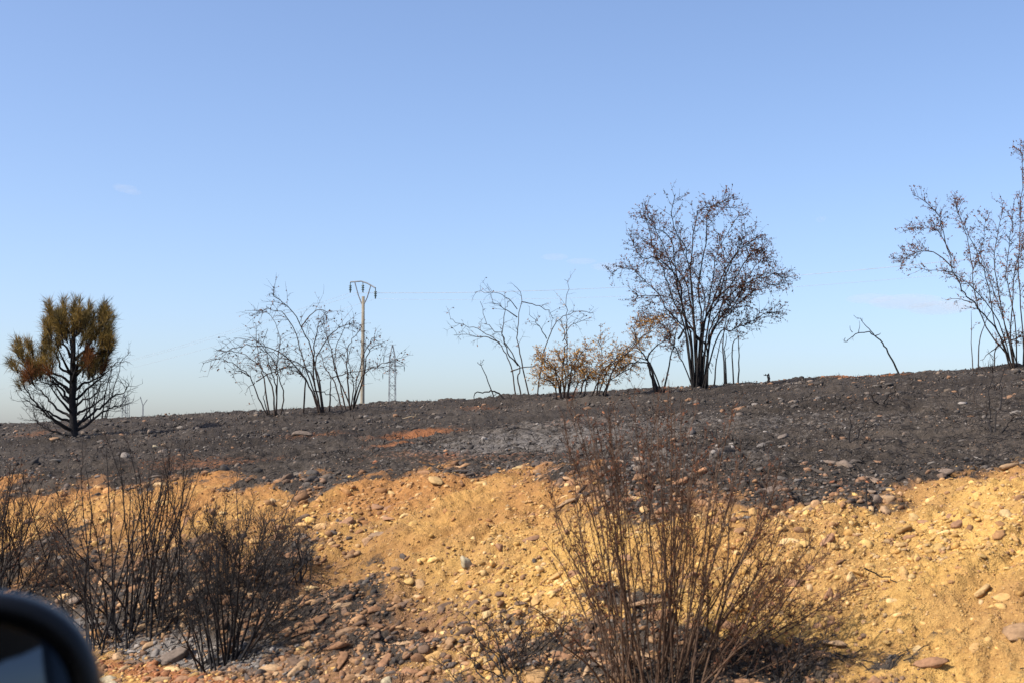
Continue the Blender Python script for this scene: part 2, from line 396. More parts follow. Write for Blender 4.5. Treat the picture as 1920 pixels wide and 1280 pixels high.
SHAPES = []
for k in range(9):
    v, f = stone_shape(2, 100 + k, 9); v = v * np.array([1.0 + .35 * (k % 3), 1, 1]) / (1 + .12 * (k % 3)); SHAPES.append(mesh_from('stone', v, f, 3, False))
STONE_TAKEN = []
def place_stone(x, y, size, mat, label, group=None, seed=0, flat=1.0, sink=.25, rot=None, tall=1.0):
    rr = random.Random(seed)
    o = bpy.data.objects.new('stone', SHAPES[rr.randrange(len(SHAPES))]); COL.objects.link(o)
    n = Vector(normal_at(np.array(x), np.array(y)))
    z = float(terrain(x, y))
    q = n.to_track_quat('Z', 'Y') @ Quaternion((0, 0, 1), rr.uniform(0, 6.28) if rot is None else rot) @ Quaternion((1, 0, 0), rr.uniform(-.35, .35))
    o.rotation_mode = 'QUATERNION'; o.rotation_quaternion = q
    h = size * .5
    o.scale = (h * rr.uniform(.9, 1.25), h * rr.uniform(.85, 1.15), h * rr.uniform(.85, 1.2) * flat * tall)
    o.location = Vector((x, y, z)) + n * h * (.30 * tall - sink)
    if not o.data.materials: o.data.materials.append(mat)
    o.material_slots[0].link = 'OBJECT'; o.material_slots[0].material = mat
    tag(o, label, 'stone', group); STONE_TAKEN.append((x, y, size))
    return o
# stones that can be told apart in the photograph: px, py, width px
NOTABLE = [
 (876, 1062, 40, M_ST_TAN, 'tan grey upright rock standing alone in the middle of the yellow bank', 1.5),
 (1838, 1090, 38, M_ST_OCH, 'pale yellow rounded stone in the sunlit earth near the right edge', 1.0),
 (1905, 1200, 60, M_ST_OCH, 'big ochre block at the right edge with a dark hollow under it', 1.0),
 (1588, 880, 46, M_ST_GRY, 'long grey brown stone just above the yellow earth on the right', .8),
 (1548, 870, 30, M_ST_GRY, 'small rounded brown stone left of the long grey brown stone', 1.0),
 (1765, 893, 30, M_ST_BRN, 'grey brown stone sitting on the burnt edge of the yellow bank', .9),
 (1805, 915, 36, M_ST_OCH, 'tan rounded stone at the top of the yellow earth on the right', 1.0),
 (575, 816, 36, M_ST_GRY, 'long pale tilted stone on the black slope below the utility pole', .7),
 (292, 836, 16, M_ST_TAN, 'small pale stone of a close pair right of the pine', .9),
 (308, 838, 14, M_ST_BRN, 'pinkish stone of a close pair right of the pine', .9),
 (100, 828, 24, M_ST_BRN, 'tan stone lying at the foot of the pine', .7),
 (820, 908, 34, M_ST_OCH, 'flat ochre stone casting a dark shadow at the top of the bank', .7),
 (625, 942, 26, M_ST_OCH, 'light tan stone in the yellow earth left of the middle', .9),
 (712, 990, 38, M_ST_BRN, 'long reddish brown stone tilted on the yellow bank', .7),
 (690, 1005, 34, M_ST_BRN, 'wide brown stone below the long reddish one', .8),
 (500, 1078, 36, M_ST_BRN, 'round brown stone showing through the burnt twigs on the left', 1.0),
 (565, 1052, 30, M_ST_BRN, 'dark brown stone beside a thin charred stem', 1.1),
 (705, 1170, 30, M_ST_BRN, 'light brown egg shaped stone standing up in the rubble', 1.3),
 (645, 1185, 34, M_ST_BRN, 'brown humped stone in the middle of the rubble', 1.0),
 (585, 1180, 50, M_ST_BRN, 'long flat brown stone lying in the dark rubble', .6),
 (785, 1090, 34, M_ST_OCH, 'light ochre stone where the rubble meets the yellow earth', .8),
 (640, 1240, 44, M_ST_BRN, 'large brown slab near the bottom of the rubble', .7),
 (725, 1275, 34, M_ST_TAN, 'pale pinkish stone at the bottom edge of the picture', .9),
 (330, 1235, 50, M_ST_GRY, 'dark pointed stone in the grey ash beside the mirror', .9),
 (205, 1277, 40, M_ST_TAN, 'pale stone on the red earth next to the mirror', .8),
 (120, 1118, 26, M_ST_OCH, 'round ochre stone just above the car mirror', 1.1),
 (1212, 965, 28, M_ST_OCH, 'pale yellow stone behind the left stems of the big front bush', 1.0),
 (1220, 1125, 44, M_ST_BRN, 'big orange brown stone in the foot of the big front bush', 1.0),
 (1000, 1275, 46, M_ST_OCH, 'flat ochre stone at the bottom left of the big front bush', .7),
 (1690, 1020, 22, M_ST_OCH, 'small pale stone on the bare sunlit earth', .9),
]
for k, (px, py, wpx, mt, lab, tall) in enumerate(NOTABLE):
    h = hit2(px, py); place_stone(h[0], h[1], wpx * h[1] / FPX, mt, lab, None, 900 + k, tall=tall, sink=.1)

def scatter_stones():
    n = 108000
    d = 1 / NR.uniform(1 / 46., 1 / 4.3, n * 3); u = NR.uniform(-.54, .54, n * 3); x = u * d; y = d
    # more of them far up, where rows of ground are squeezed
    s, o = so(x, y); keep = (o > 3.6) & (o < 26); x, y, s, o, d = x[keep][:n], y[keep][:n], s[keep][:n], o[keep][:n], d[keep][:n]
    n = len(x)
    ch, ash, red, rub, org = zones(x, y)
    size = .0095 * (1 - NR.uniform(0, 1, n)) ** (-1 / 2.7) * np.clip(1 + .07 * (d - 6), .8, 3)
    size *= 1 + .7 * np.clip(rub, 0, 1) * NR.uniform(0, 1, n)
    clus = fbm(x * 1.3, y * 1.3, 71, 3); size *= np.clip(1 + .55 * clus, .45, 1.8); size *= np.where((ch > .5) & (o > 7), .78, 1.0)
    edge = np.exp(-((o - np.interp(s, _b[:, 0], _b[:, 1])) / .5) ** 2); size *= 1 + .35 * edge
    more = (np.clip(rub, 0, 1) > .35) & (NR.uniform(0, 1, n) < .035 * np.clip(rub, 0, 1)); size = np.where(more, (.018 + .07 * NR.uniform(0, 1, n) ** 2.2) * np.clip(.7 + d / 16, 1, 2), size)
    size = np.where(size > .10, .06 + .05 * NR.uniform(0, 1, n), size) * np.where(d > 13, 1.25, 1.0); size = np.clip(size, .008, .115)
    # colours
    def pick(P_, cols):
        idx = NR.integers(0, len(cols), n); return np.array(cols)[idx] * NR.uniform(.75, 1.25, (n, 1))
    c_o = pick(n, [(.56, .325, .095), (.60, .37, .125), (.50, .28, .085), (.62, .41, .17), (.38, .20, .080), (.28, .15, .07), (.56, .34, .12), (.5, .33, .16), (.58, .34, .105), (.60, .38, .13)])
    c_r = pick(n, [(.30, .160, .075), (.24, .125, .062), (.38, .225, .11), (.17, .105, .065), (.34, .19, .09), (.10, .075, .058)])
    c_c = pick(n, [(.050, .042, .035), (.085, .070, .056), (.14, .11, .085), (.20, .15, .11), (.065, .054, .045), (.07, .058, .048), (.10, .083, .067), (.24, .135, .075), (.12, .10, .082), (.20, .17, .14)])
    c_d = pick(n, [(.36, .15, .06), (.28, .11, .05), (.42, .21, .10)])
    w = np.clip(ch + NR.normal(0, .12, n), 0, 1) > .5
    col = np.where(w[:, None], c_c, c_o)
    c_g = pick(n, [(.42, .21, .075), (.34, .165, .06), (.50, .28, .11), (.26, .13, .055), (.54, .33, .14)])
    col = np.where(((org > NR.uniform(.2, 1.1, n)) & ~w)[:, None], c_g, col)
    isr = (np.clip(rub, 0, 1) > NR.uniform(.1, .9, n)); low = o < 7.0
    col = np.where((isr & (low | ~w))[:, None], c_r, col)
    col = np.where((red > NR.uniform(.25, 1.2, n))[:, None], c_d, col)
    col = np.where(((ash > NR.uniform(.2, 1.6, n)) & w)[:, None], np.array([[.30, .26, .22]]) * NR.uniform(.5, 1.2, (n, 1)), col)
    app = size / d
    vis = frame_ok(x, y, 0) & (o < 23)
    # rows that fall inside the picture
    zz = terrain(x, y); row = 830 - (zz - 1.6) / d * FPX; vis &= (row < 1275)
    order = np.argsort(-(app * vis)); top = order[:330]
    rest = np.setdiff1d(np.arange(n), top)
    for k in top:
        if len(STONE_TAKEN) >= 300: break
        if any((x[k] - a) ** 2 + (y[k] - b) ** 2 < (.45 * (c + size[k])) ** 2 for a, b, c in STONE_TAKEN): continue
        px = 960 + x[k] / d[k] * FPX; lowrow = row[k] > 1000; wpx = size[k] / d[k] * FPX
        sz = 'large' if wpx > 30 else ('medium' if wpx > 21 else 'small')
        if w[k] and not low[k]:
            cn, mt = STONE_TINTS['soot'][int(k) % 3]; gr = 'stones on the burnt slope'
            place = pick_place(px, [(330, 'below the pine'), (760, 'below the thin bare shrubs'), (1180, 'below the golden bush'), (1450, 'below the largest shrub'), (9999, 'at far right')])
            lab = f'{sz} {cn} stone on the burnt slope {place}'
        elif isr[k] or w[k]:
            cn, mt = STONE_TINTS['rubble'][int(k) % 3]; gr = 'stones in the burnt rubble'
            place = pick_place(px, [(330, 'near the car mirror'), (500, 'around the small charred bush'), (650, 'just right of the small charred bush'), (820, 'in the middle of the rubble'), (1060, 'left of the big front bush'), (1450, 'at the big front bush'), (9999, 'right of the big front bush')])
            lab = f'{sz} {cn} stone ' + ('in the lower' if row[k] > 1130 else 'in the upper') + f' rubble {place}'
        else:
            cn, mt = STONE_TINTS['ochre'][int(k) % 3]; gr = 'stones in the yellow earth'
            place = pick_place(px, [(330, 'behind the left bushes'), (620, 'right of the left bushes'), (870, 'left of the upright rock'), (1060, 'right of the upright rock'), (1400, 'behind the big front bush'), (1650, 'just right of the big front bush'), (9999, 'near the right edge')])
            lab = f'{sz} {cn} stone in the ' + ('lower' if lowrow else 'upper') + f' yellow bank {place}'
        place_stone(x[k], y[k], size[k], mt, lab, gr, int(k), sink=.34)
    # the rest as one mass
    protos = [stone_shape(1, 300 + q, 7) for q in range(24)]
    far = [stone_shape(0, 400 + q, 4) for q in range(12)]
    tiny = (np.array([(1, 0, 0), (-.9, .1, 0), (0, .8, .1), (.1, -.85, 0), (.1, 0, .65), (0, 0, -.5)], float), np.array([(0, 2, 4), (2, 1, 4), (1, 3, 4), (3, 0, 4), (2, 0, 5), (1, 2, 5), (3, 1, 5), (0, 3, 5)]))
    Vs, Fs, Cs = [], [], []; off = 0
    nrm = normal_at(x, y); z = terrain(x, y)
    for k in rest:
        q_ = app[k] * 1407
        pv, pf = protos[k % 24] if q_ > 10.0 else (far[k % 12] if q_ > 4.5 else tiny)
        a = NR.uniform(0, 6.28); ca, sa = math.cos(a), math.sin(a)
        q = pv * (size[k] * .5) * NR.uniform(.8, 1.3, 3)
        nz = nrm[k]; t1 = np.array([ca, sa, 0]) - nz * (ca * nz[0] + sa * nz[1]); t1 /= np.linalg.norm(t1); t2 = np.cross(nz, t1)
        tilt = NR.uniform(-.4, .4); ct, st = math.cos(tilt), math.sin(tilt)
        n2 = nz * ct + t2 * st; t2 = t2 * ct - nz * st
        Vs.append(q[:, :1] * t1 + q[:, 1:2] * t2 + q[:, 2:] * n2 + np.array([x[k], y[k], z[k]]) - nz * size[k] * .02)
        Fs.append(pf + off); off += len(pv); Cs.append(np.broadcast_to(col[k], (len(pv), 3)))
    V = np.concatenate(Vs); F = np.concatenate(Fs); C = np.concatenate(Cs)
    me = mesh_from('loose_stones', V, F, 3, False)
    at = me.attributes.new('tint', 'FLOAT_COLOR', 'POINT'); at.data.foreach_set('color', np.concatenate([C, np.ones((len(C), 1))], 1).astype(np.float32).ravel())
    tag(add_obj('loose_stones', me, M_ST_MIX), 'countless small loose stones and clods covering the bank and the slope', 'rubble', kind='stuff')
scatter_stones()

def scatter_litter():
    mb = MB(); n = 9000
    d = 1 / NR.uniform(1 / 42., 1 / 4.6, n * 3); u = NR.uniform(-.42, .42, n * 3); x = u * d; y = d
    s, o = so(x, y); ch = zones(x, y)[0]; keep = (o > 3.8) & (o < 25.5) & (ch > NR.uniform(.2, .95, len(x)))
    x, y, d = x[keep][:n], y[keep][:n], d[keep][:n]
    L = NR.uniform(.02, .08, len(x)); a = NR.uniform(0, 6.28, len(x))
    x2 = x + L * np.cos(a); y2 = y + L * np.sin(a); z = terrain(x, y) + .008; z2 = terrain(x2, y2) + NR.uniform(.003, .025, len(x))
    for k in range(len(x)):
        mb.tube([(x[k], y[k], z[k]), ((x[k] + x2[k]) / 2, (y[k] + y2[k]) / 2, (z[k] + z2[k]) / 2 + L[k] * .08), (x2[k], y2[k], z2[k])], [.003, .0025, .001], 3)
    tag(mb.build('burnt_litter', M_BURNT), 'charred bits of twig littering the burnt ground', 'litter', kind='stuff')
scatter_litter()

def scatter_stubble():
    mb = MB(); n = 2600
    d = NR.uniform(9, 32, n * 3); u = NR.uniform(-.42, .42, n * 3); x = u * d; y = d
    s, o = so(x, y); ch = zones(x, y)[0]; keep = (o > 8) & (o < 25.5) & (ch > .6) & (fbm(x * .8, y * .8, 83, 3) > NR.uniform(-.5, .6, len(x)))
    x, y = x[keep][:n], y[keep][:n]; n = len(x); z = terrain(x, y) - .01
    for _ in range(4):
        j = NR.normal(size=(n, 2)) * .018; dr = NR.normal(size=(n, 3)) * .45 + np.array([0, 0, 1.0])
        mb.blades(np.stack([x + j[:, 0], y + j[:, 1], z], -1), dr, NR.uniform(.02, .07, n), NR.uniform(.005, .010, n), .05)
    tag(mb.build('burnt_stubble', M_BURNT), 'short charred grass stubble scattered over the burnt slope', 'stubble', kind='stuff')
scatter_stubble()

# ------------------------------------------------------------------ plants
def tw(o):
    if o is not None: o['kind'] = 'stuff'
    return o
def smooth_poly(pts, per=4):
    pts = np.asarray(pts, float)
    if len(pts) < 3: 
        t = np.linspace(0, 1, per + 1)[:, None]; return pts[0] * (1 - t) + pts[-1] * t
    Q = np.concatenate([[2 * pts[0] - pts[1]], pts, [2 * pts[-1] - pts[-2]]]); out = []
    for i in range(1, len(Q) - 2):
        p0, p1, p2, p3 = Q[i - 1], Q[i], Q[i + 1], Q[i + 2]
        for t in np.linspace(0, 1, per, endpoint=False):
            out.append(.5 * ((2 * p1) + (-p0 + p2) * t + (2 * p0 - 5 * p1 + 4 * p2 - p3) * t * t + (-p0 + 3 * p1 - 3 * p2 + p3) * t ** 3))
    out.append(Q[-2]); return np.array(out)
def grow(p, d, L, k, trop=(0, 0, 0), jit=.15):
    """a twig: starts at p along d, bends by trop, wobbles"""
    pts = [np.array(p, float)]; d = np.array(d, float); d /= np.linalg.norm(d) + 1e-9; st = L / k
    for _ in range(k):
        d = d + np.array(trop) * (1.0 / k) + NR.normal(size=3) * jit; d /= np.linalg.norm(d) + 1e-9
        pts.append(pts[-1] + d * st)
    return np.array(pts)

def twig_out(axis, mbT, mbL, n, L, r, depth, leaf, t0=.3, trop=(0, 0, .25), spread=.8, jit=.12, up=.25, leaf_l=.03, leaf_w=.016, outward=None, t1=1.0):
    """twigs (and leaves) off a stem given as points"""
    k = len(axis); tang = np.gradient(axis, axis=0)
    for _ in range(n):
        t = t0 + (t1 - t0) * NR.uniform(0, 1) ** .8; i = min(int(t * (k - 1)), k - 2); f = t * (k - 1) - i
        p = axis[i] * (1 - f) + axis[i + 1] * f; tg = tang[i] / (np.linalg.norm(tang[i]) + 1e-9)
        rnd = NR.normal(size=3); rnd -= tg * (rnd @ tg); rnd /= np.linalg.norm(rnd) + 1e-9
        d = tg * NR.uniform(.3, .9) + rnd * spread + np.array([0, 0, up])
        if outward is not None: d = d + outward
        LL = L * NR.uniform(.35, 1.15) * (1.1 - .45 * t)
        tw = grow(p, d, LL, 4, trop, jit)
        mbT.tube(tw, np.linspace(r, r * .35, 5), 3)
        if depth > 0:
            twig_out(tw, mbT, mbL, NR.integers(1, 4), L * .5, r * .65, depth - 1, leaf, .25, trop, spread, jit, up, leaf_l, leaf_w)
        if leaf > 0:
            m = NR.poisson(leaf * LL / .1)
            if m:
                tt = NR.uniform(.15, 1, m) * 4; ii = np.minimum(tt.astype(int), 3); ff = (tt - ii)[:, None]
                pp = tw[ii] * (1 - ff) + tw[ii + 1] * ff
                mbL.blades(pp, NR.normal(size=(m, 3)) + (tw[-1] - tw[0]) / LL * .6, NR.uniform(.6, 1.3, m) * leaf_l, NR.uniform(.6, 1.2, m) * leaf_w, .12)

def conv(zoom, pts):
    x0, y0, sc = zoom; return [(x0 + a / sc, y0 + b / sc) for a, b in pts]

def shrub_px(name, label, zoom, stems, base, rad_px=4.0, cat='shrub', group=None, m_stem=None, m_twig=None, m_leaf=None, n_tw=14, L=.45, depth=1, leaf=0.5,
             trop=(0, 0, -.1), vol=.32, t0=.3, up=.25, spread=.8, leaf_l=.035, leaf_w=.02, tw_r=.004, jit=.12, Y=None):
    """a shrub whose main stems follow outlines seen in the photograph, given their own depth; each stem is a part"""
    m_stem = m_stem or M_BURNT; m_twig = m_twig or M_TWIG; m_leaf = m_leaf or M_LEAF_BROWN
    hb = hit2(*conv(zoom, [base])[0]); D = hb[1] if Y is None else Y
    root = empty(name, hb, label, cat, group)
    for st in stems:
        free = isinstance(st, dict); kw = st if free else {}
        pl = conv(zoom, st['p'] if free else st)
        amp = NR.uniform(-vol, vol); H = abs(pl[-1][1] - pl[0][1]) * D / FPX
        raw = []; k0 = kw.get('y0', 0.0); W0 = NR.uniform(-.06, .06) + k0
        for i, (a, b) in enumerate(pl):
            t = i / max(1, len(pl) - 1); raw.append(P(a, b, D + W0 + amp * max(H, .4) * 1.6 * t ** 1.1))
        raw = np.array(raw)
        if kw.get('ground', True): raw[0][2] = terrain(raw[0][0], raw[0][1]) - .04
        ax = smooth_poly(raw, 4); ax[1:] += NR.normal(size=ax[1:].shape) * np.linspace(.003, .016, len(ax) - 1)[:, None]
        r0 = kw.get('r', rad_px) * D / FPX * .5 * NR.uniform(.75, 1.1); tt = np.linspace(0, 1, len(ax))
        mbS, mbT, mbL = MB(), MB(), MB()
        mbS.tube(ax, r0 * (1 - .82 * tt ** .8) + .0015, 5)
        n = kw.get('n', n_tw)
        if n: twig_out(ax, mbT, mbL, n, kw.get('L', L), tw_r, depth, kw.get('leaf', leaf), kw.get('t0', t0), trop, spread, jit, up, leaf_l, leaf_w, t1=kw.get('t1', 1.0))
        so_ = mbS.build('stem', m_stem, root, hb, True)
        tw(mbT.build('twigs', m_twig, so_, hb)); tw(mbL.build('leaves', m_leaf, so_, hb))
    return root

Z2 = (360, 500, 4.0); Z3 = (820, 500, 4.0); Z4 = (1080, 330, 2.977); Z5 = (1520, 250, 2.6125); Z1 = (0, 520, 4.0)

# --- three thin clumps in front of the utility pole
ROW = dict(m_stem=M_TWIG, m_twig=M_TWIG, leaf=.42, leaf_l=.04, leaf_w=.022, trop=(0, 0, -.35), tw_r=.0034, up=.2, jit=.11)
shrub_px('burnt_shrub', 'leftmost of the three thin bare shrubs left of the utility pole, arching to the left', Z2, [
    [(580, 1130), (500, 980), (430, 820), (360, 760), (230, 700), (80, 720)], dict(p=[(575, 1120), (540, 1000), (533, 940)], n=0),
    [(585, 1060), (545, 870), (520, 770), (490, 640), (480, 430)], [(620, 1090), (610, 930), (570, 830), (520, 770), (400, 660), (180, 620)],
    [(625, 1080), (640, 860), (630, 740), (660, 520), (560, 330)], [(660, 1080), (690, 960), (660, 860), (620, 720), (480, 560), (320, 540)],
    [(630, 1090), (635, 930), (600, 800), (560, 640), (540, 470)], dict(p=[(480, 860), (600, 790), (780, 740), (900, 790)], ground=False, r=2.2, y0=.2),
    dict(p=[(430, 820), (340, 770), (290, 815)], ground=False, r=2, n=4), dict(p=[(470, 870), (420, 910), (400, 960)], ground=False, r=1.6, n=2)],
    (600, 1120), 3.2, n_tw=17, L=.42, group=None, **ROW)
shrub_px('burnt_shrub', 'tallest, middle one of the three thin bare shrubs left of the utility pole', Z2, [
    [(955, 1100), (900, 930), (830, 810), (740, 710), (560, 600), (370, 600), (240, 640)], [(965, 1090), (905, 900), (850, 750), (800, 560), (700, 370), (570, 320), (440, 370)],
    [(975, 1080), (920, 900), (860, 760), (700, 690), (500, 600)], [(985, 1070), (940, 850), (900, 650), (860, 520), (760, 350), (680, 260), (590, 200)],
    [(990, 1060), (950, 830), (920, 700), (1000, 560), (1100, 450), (1210, 430)], dict(p=[(1030, 1060), (1035, 900), (1040, 810)], n=0),
    dict(p=[(920, 930), (1010, 945), (1120, 1010)], ground=False, r=2.4, n=3), [(835, 1060), (845, 850), (780, 780), (700, 740)],
    dict(p=[(820, 450), (900, 350), (980, 325), (1010, 350)], ground=False, r=2, n=5), [(970, 1060), (920, 860), (910, 640), (940, 490), (1000, 400)]],
    (965, 1090), 3.5, n_tw=18, L=.45, **ROW)
shrub_px('burnt_shrub', 'thin bare shrub directly in front of the utility pole', Z2, [
    [(1195, 1090), (1140, 930), (1080, 800), (1070, 700), (1100, 520), (1190, 400)], [(1185, 1070), (1170, 850), (1165, 700), (1190, 560), (1260, 490)],
    [(1185, 1070), (1215, 910), (1190, 800), (1180, 620)], [(1130, 1060), (1070, 870), (1000, 770), (960, 640)], [(1200, 1070), (1260, 850), (1340, 760), (1450, 720), (1580, 670)],
    [(1200, 1070), (1290, 830), (1320, 640), (1440, 570)], dict(p=[(1050, 830), (1200, 790), (1400, 750), (1520, 755)], ground=False, r=2), [(1160, 1070), (1110, 870), (1040, 620), (1010, 480)],
    [(1205, 1060), (1230, 900), (1250, 780), (1330, 560), (1390, 530)]],
    (1190, 1080), 3.2, n_tw=17, L=.36, **ROW)
# --- tall thin stems right of the pylon
shrub_px('burnt_shrub', 'sparse grey shrub of tall arching stems left of the golden bush', Z3, [
    [(590, 965), (560, 780), (515, 650), (440, 550), (340, 480), (200, 440), (90, 385)], [(630, 970), (605, 830), (615, 750), (500, 560), (480, 500), (370, 430), (330, 260)],
    [(690, 970), (630, 700), (605, 540), (610, 380), (630, 230), (580, 140)], dict(p=[(605, 740), (530, 640), (490, 500), (510, 340), (520, 260)], ground=False),
    [(750, 970), (780, 750), (820, 580), (880, 440), (960, 365), (1050, 340), (1180, 345)], dict(p=[(600, 380), (500, 310), (410, 260)], ground=False, r=2),
    dict(p=[(600, 320), (530, 240), (430, 195), (290, 185)], ground=False, r=2), dict(p=[(630, 265), (740, 285), (830, 330), (870, 400)], ground=False, r=2),
    dict(p=[(550, 785), (620, 760), (740, 740), (830, 750)], ground=False, r=3, n=3), dict(p=[(470, 570), (380, 530), (300, 520), (130, 505)], ground=False, r=2.2),
    dict(p=[(820, 540), (760, 440), (690, 350)], ground=False, r=1.8), dict(p=[(940, 560), (1000, 440), (1110, 400)], ground=False, r=1.8)],
    (670, 965), 3.2, n_tw=7, L=.34, leaf=.22, **{k: v for k, v in ROW.items() if k != 'leaf'})
shrub_px('dead_stem', 'single thin leaning stem with a crooked tip left of the tall grey stems', Z3, [dict(p=[(430, 970), (370, 820), (325, 735), (345, 700)], n=2, L=.12), dict(p=[(325, 735), (300, 720)], n=0, ground=False, r=1.5)], (430, 965), 2.6, cat='dead stem', leaf=0)
shrub_px('bent_stem', 'black burnt stem bent over into a hoop on the crest', Z3, [dict(p=[(525, 1000), (460, 945), (400, 930), (340, 934), (280, 945), (272, 1000), (264, 1055)], n=0, r=4.4)], (520, 995), 4.2, cat='dead stem', leaf=0, vol=.05)
# --- golden bush
shrub_px('dry_shrub', 'low spreading bush with dry golden leaves on the crest', Z3, [
    [(930, 1000), (920, 850), (870, 760), (800, 680), (740, 650)], [(950, 1000), (960, 820), (930, 720), (900, 640)], [(980, 990), (1000, 850), (1050, 760), (1120, 700)],
    dict(p=[(960, 990), (940, 800), (960, 600), (960, 520), (920, 400)], n=8), [(1060, 980), (1100, 860), (1180, 780), (1280, 700), (1400, 680)], dict(p=[(990, 980), (975, 700), (972, 480), (963, 330), (968, 200), (960, 85)], n=10, leaf=.5, r=2.2),
    [(900, 990), (870, 880), (800, 830), (720, 800)], [(1000, 990), (1060, 870), (1150, 830), (1260, 800)], [(970, 990), (1000, 800), (1060, 680), (1140, 590)],
    [(1150, 960), (1200, 860), (1240, 720), (1230, 500)], [(1200, 950), (1280, 770), (1420, 660), (1540, 520), (1650, 420)], [(1190, 950), (1230, 800), (1350, 680), (1470, 560), (1520, 380)],
    [(1220, 950), (1290, 860), (1400, 790), (1480, 740)], [(940, 990), (900, 860), (880, 760), (760, 700)], [(1100, 970), (1110, 860), (1080, 760), (1020, 640)], [(1250, 950), (1330, 760), (1450, 600), (1620, 480)]],
    (980, 990), 3.6, m_stem=M_TWIG, m_twig=M_RUST, m_leaf=M_LEAF_GOLD, n_tw=42, L=.30, depth=1, leaf=3.6, leaf_l=.030, leaf_w=.015, tw_r=.003, trop=(0, 0, -.2), t0=.15, up=.15)
shrub_px('burnt_shrub', 'black forked stems leaning left between the golden bush and the largest shrub', Z3, [
    [(1670, 950), (1610, 780), (1580, 665), (1690, 560), (1770, 460)], [(1650, 940), (1590, 740), (1500, 715), (1400, 740), (1280, 800)], [(1690, 940), (1640, 820), (1570, 700), (1400, 660), (1280, 640)],
    [(1700, 950), (1750, 680), (1800, 480)], dict(p=[(1640, 930), (1600, 800), (1560, 680), (1500, 600), (1470, 440)], leaf=.6, n=14)], (1670, 945), 4.4, n_tw=7, L=.35, leaf=.5, m_leaf=M_LEAF_GOLD, m_twig=M_RUST, t0=.4)
# --- the largest shrub
BIG = [
    [(655, 1180), (600, 1060), (545, 960), (505, 900), (470, 800)], [(650, 1180), (610, 900), (595, 830), (500, 740), (440, 640), (350, 560), (260, 490), (140, 510)], [(660, 1180), (640, 960), (610, 820), (570, 650), (540, 500), (510, 320), (400, 240), (325, 165)],
    [(665, 1190), (670, 900), (620, 800), (560, 690), (420, 640), (300, 660)], [(670, 1190), (690, 900), (735, 760), (800, 680), (860, 500), (940, 350), (970, 230)], [(720, 1190), (745, 960), (745, 880), (790, 760), (880, 640), (1000, 560), (1150, 530), (1200, 540)],
    [(725, 1190), (760, 880), (870, 760), (940, 680), (1050, 610), (1180, 580)], [(735, 1180), (735, 960), (690, 900), (660, 840), (640, 600), (600, 380), (520, 210), (540, 60)], [(690, 1190), (720, 960), (780, 840), (830, 680), (850, 500), (800, 300), (740, 170)],
    [(660, 1190), (640, 900), (590, 750), (560, 560), (430, 430), (330, 430), (290, 320)], [(680, 1190), (700, 800), (680, 600), (720, 400), (730, 200), (770, 130), (900, 85)], [(700, 1190), (800, 880), (880, 850), (960, 820), (1080, 760), (1180, 740)],
    [(650, 1190), (600, 840), (520, 660), (470, 500), (400, 350), (340, 120)], [(670, 1190), (650, 800), (600, 560), (480, 420), (360, 330)], [(700, 1190), (740, 820), (800, 600), (900, 420), (1050, 300)], [(710, 1190), (770, 840), (900, 700), (1020, 480), (1110, 430)],
    [(690, 1190), (720, 800), (770, 560), (800, 380), (960, 160)], [(680, 1190), (660, 820), (640, 600), (650, 300), (700, 150), (960, 150)], [(655, 1190), (610, 900), (520, 780), (400, 770), (330, 800)], [(700, 1190), (740, 900), (860, 720), (960, 600), (1080, 520)],
    dict(p=[(560, 900), (620, 830), (700, 930), (760, 1100)], ground=False, r=4, n=3), [(675, 1190), (700, 860), (720, 640), (620, 460), (560, 300)], [(665, 1190), (620, 860), (540, 560), (440, 280), (345, 125)], [(685, 1190), (730, 760), (900, 560), (1000, 400), (1080, 390)]]
BIG = [dict(b, p=[(700 + (q[0] - 700) * .92, 1190 + (q[1] - 1190) * .965) for q in b['p']]) if isinstance(b, dict) else [(700 + (q[0] - 700) * .92, 1190 + (q[1] - 1190) * .965) for q in b] for b in BIG]
BIG = [dict(p=b, n=48, t1=.97) if (not isinstance(b, dict) and b[-1][1] < 250) else b for b in BIG]
shrub_px('burnt_shrub', 'largest dense round shrub on the crest with black stems and brown leaves', Z4, BIG, (690, 1190), 3.6, m_twig=M_TWIG, n_tw=62, L=.38, depth=1, leaf=2.3, trop=(0, 0, .1), t0=.30, vol=.33, leaf_l=.032, leaf_w=.018, tw_r=.0034, up=.12)
shrub_px('burnt_shrub', 'row of straight thin black stems right behind the largest shrub', Z4, [
    dict(p=[(840, 1150), (832, 1000), (840, 880)], n=2), dict(p=[(880, 1150), (872, 960), (900, 905), (960, 880)], n=3), dict(p=[(905, 1150), (910, 1000), (900, 800)], n=3), dict(p=[(830, 1150), (825, 900), (850, 700)], n=3), dict(p=[(770, 1150), (790, 980), (860, 760)], n=2)],
    (880, 1150), 3.4, n_tw=3, L=.3, leaf=.2)
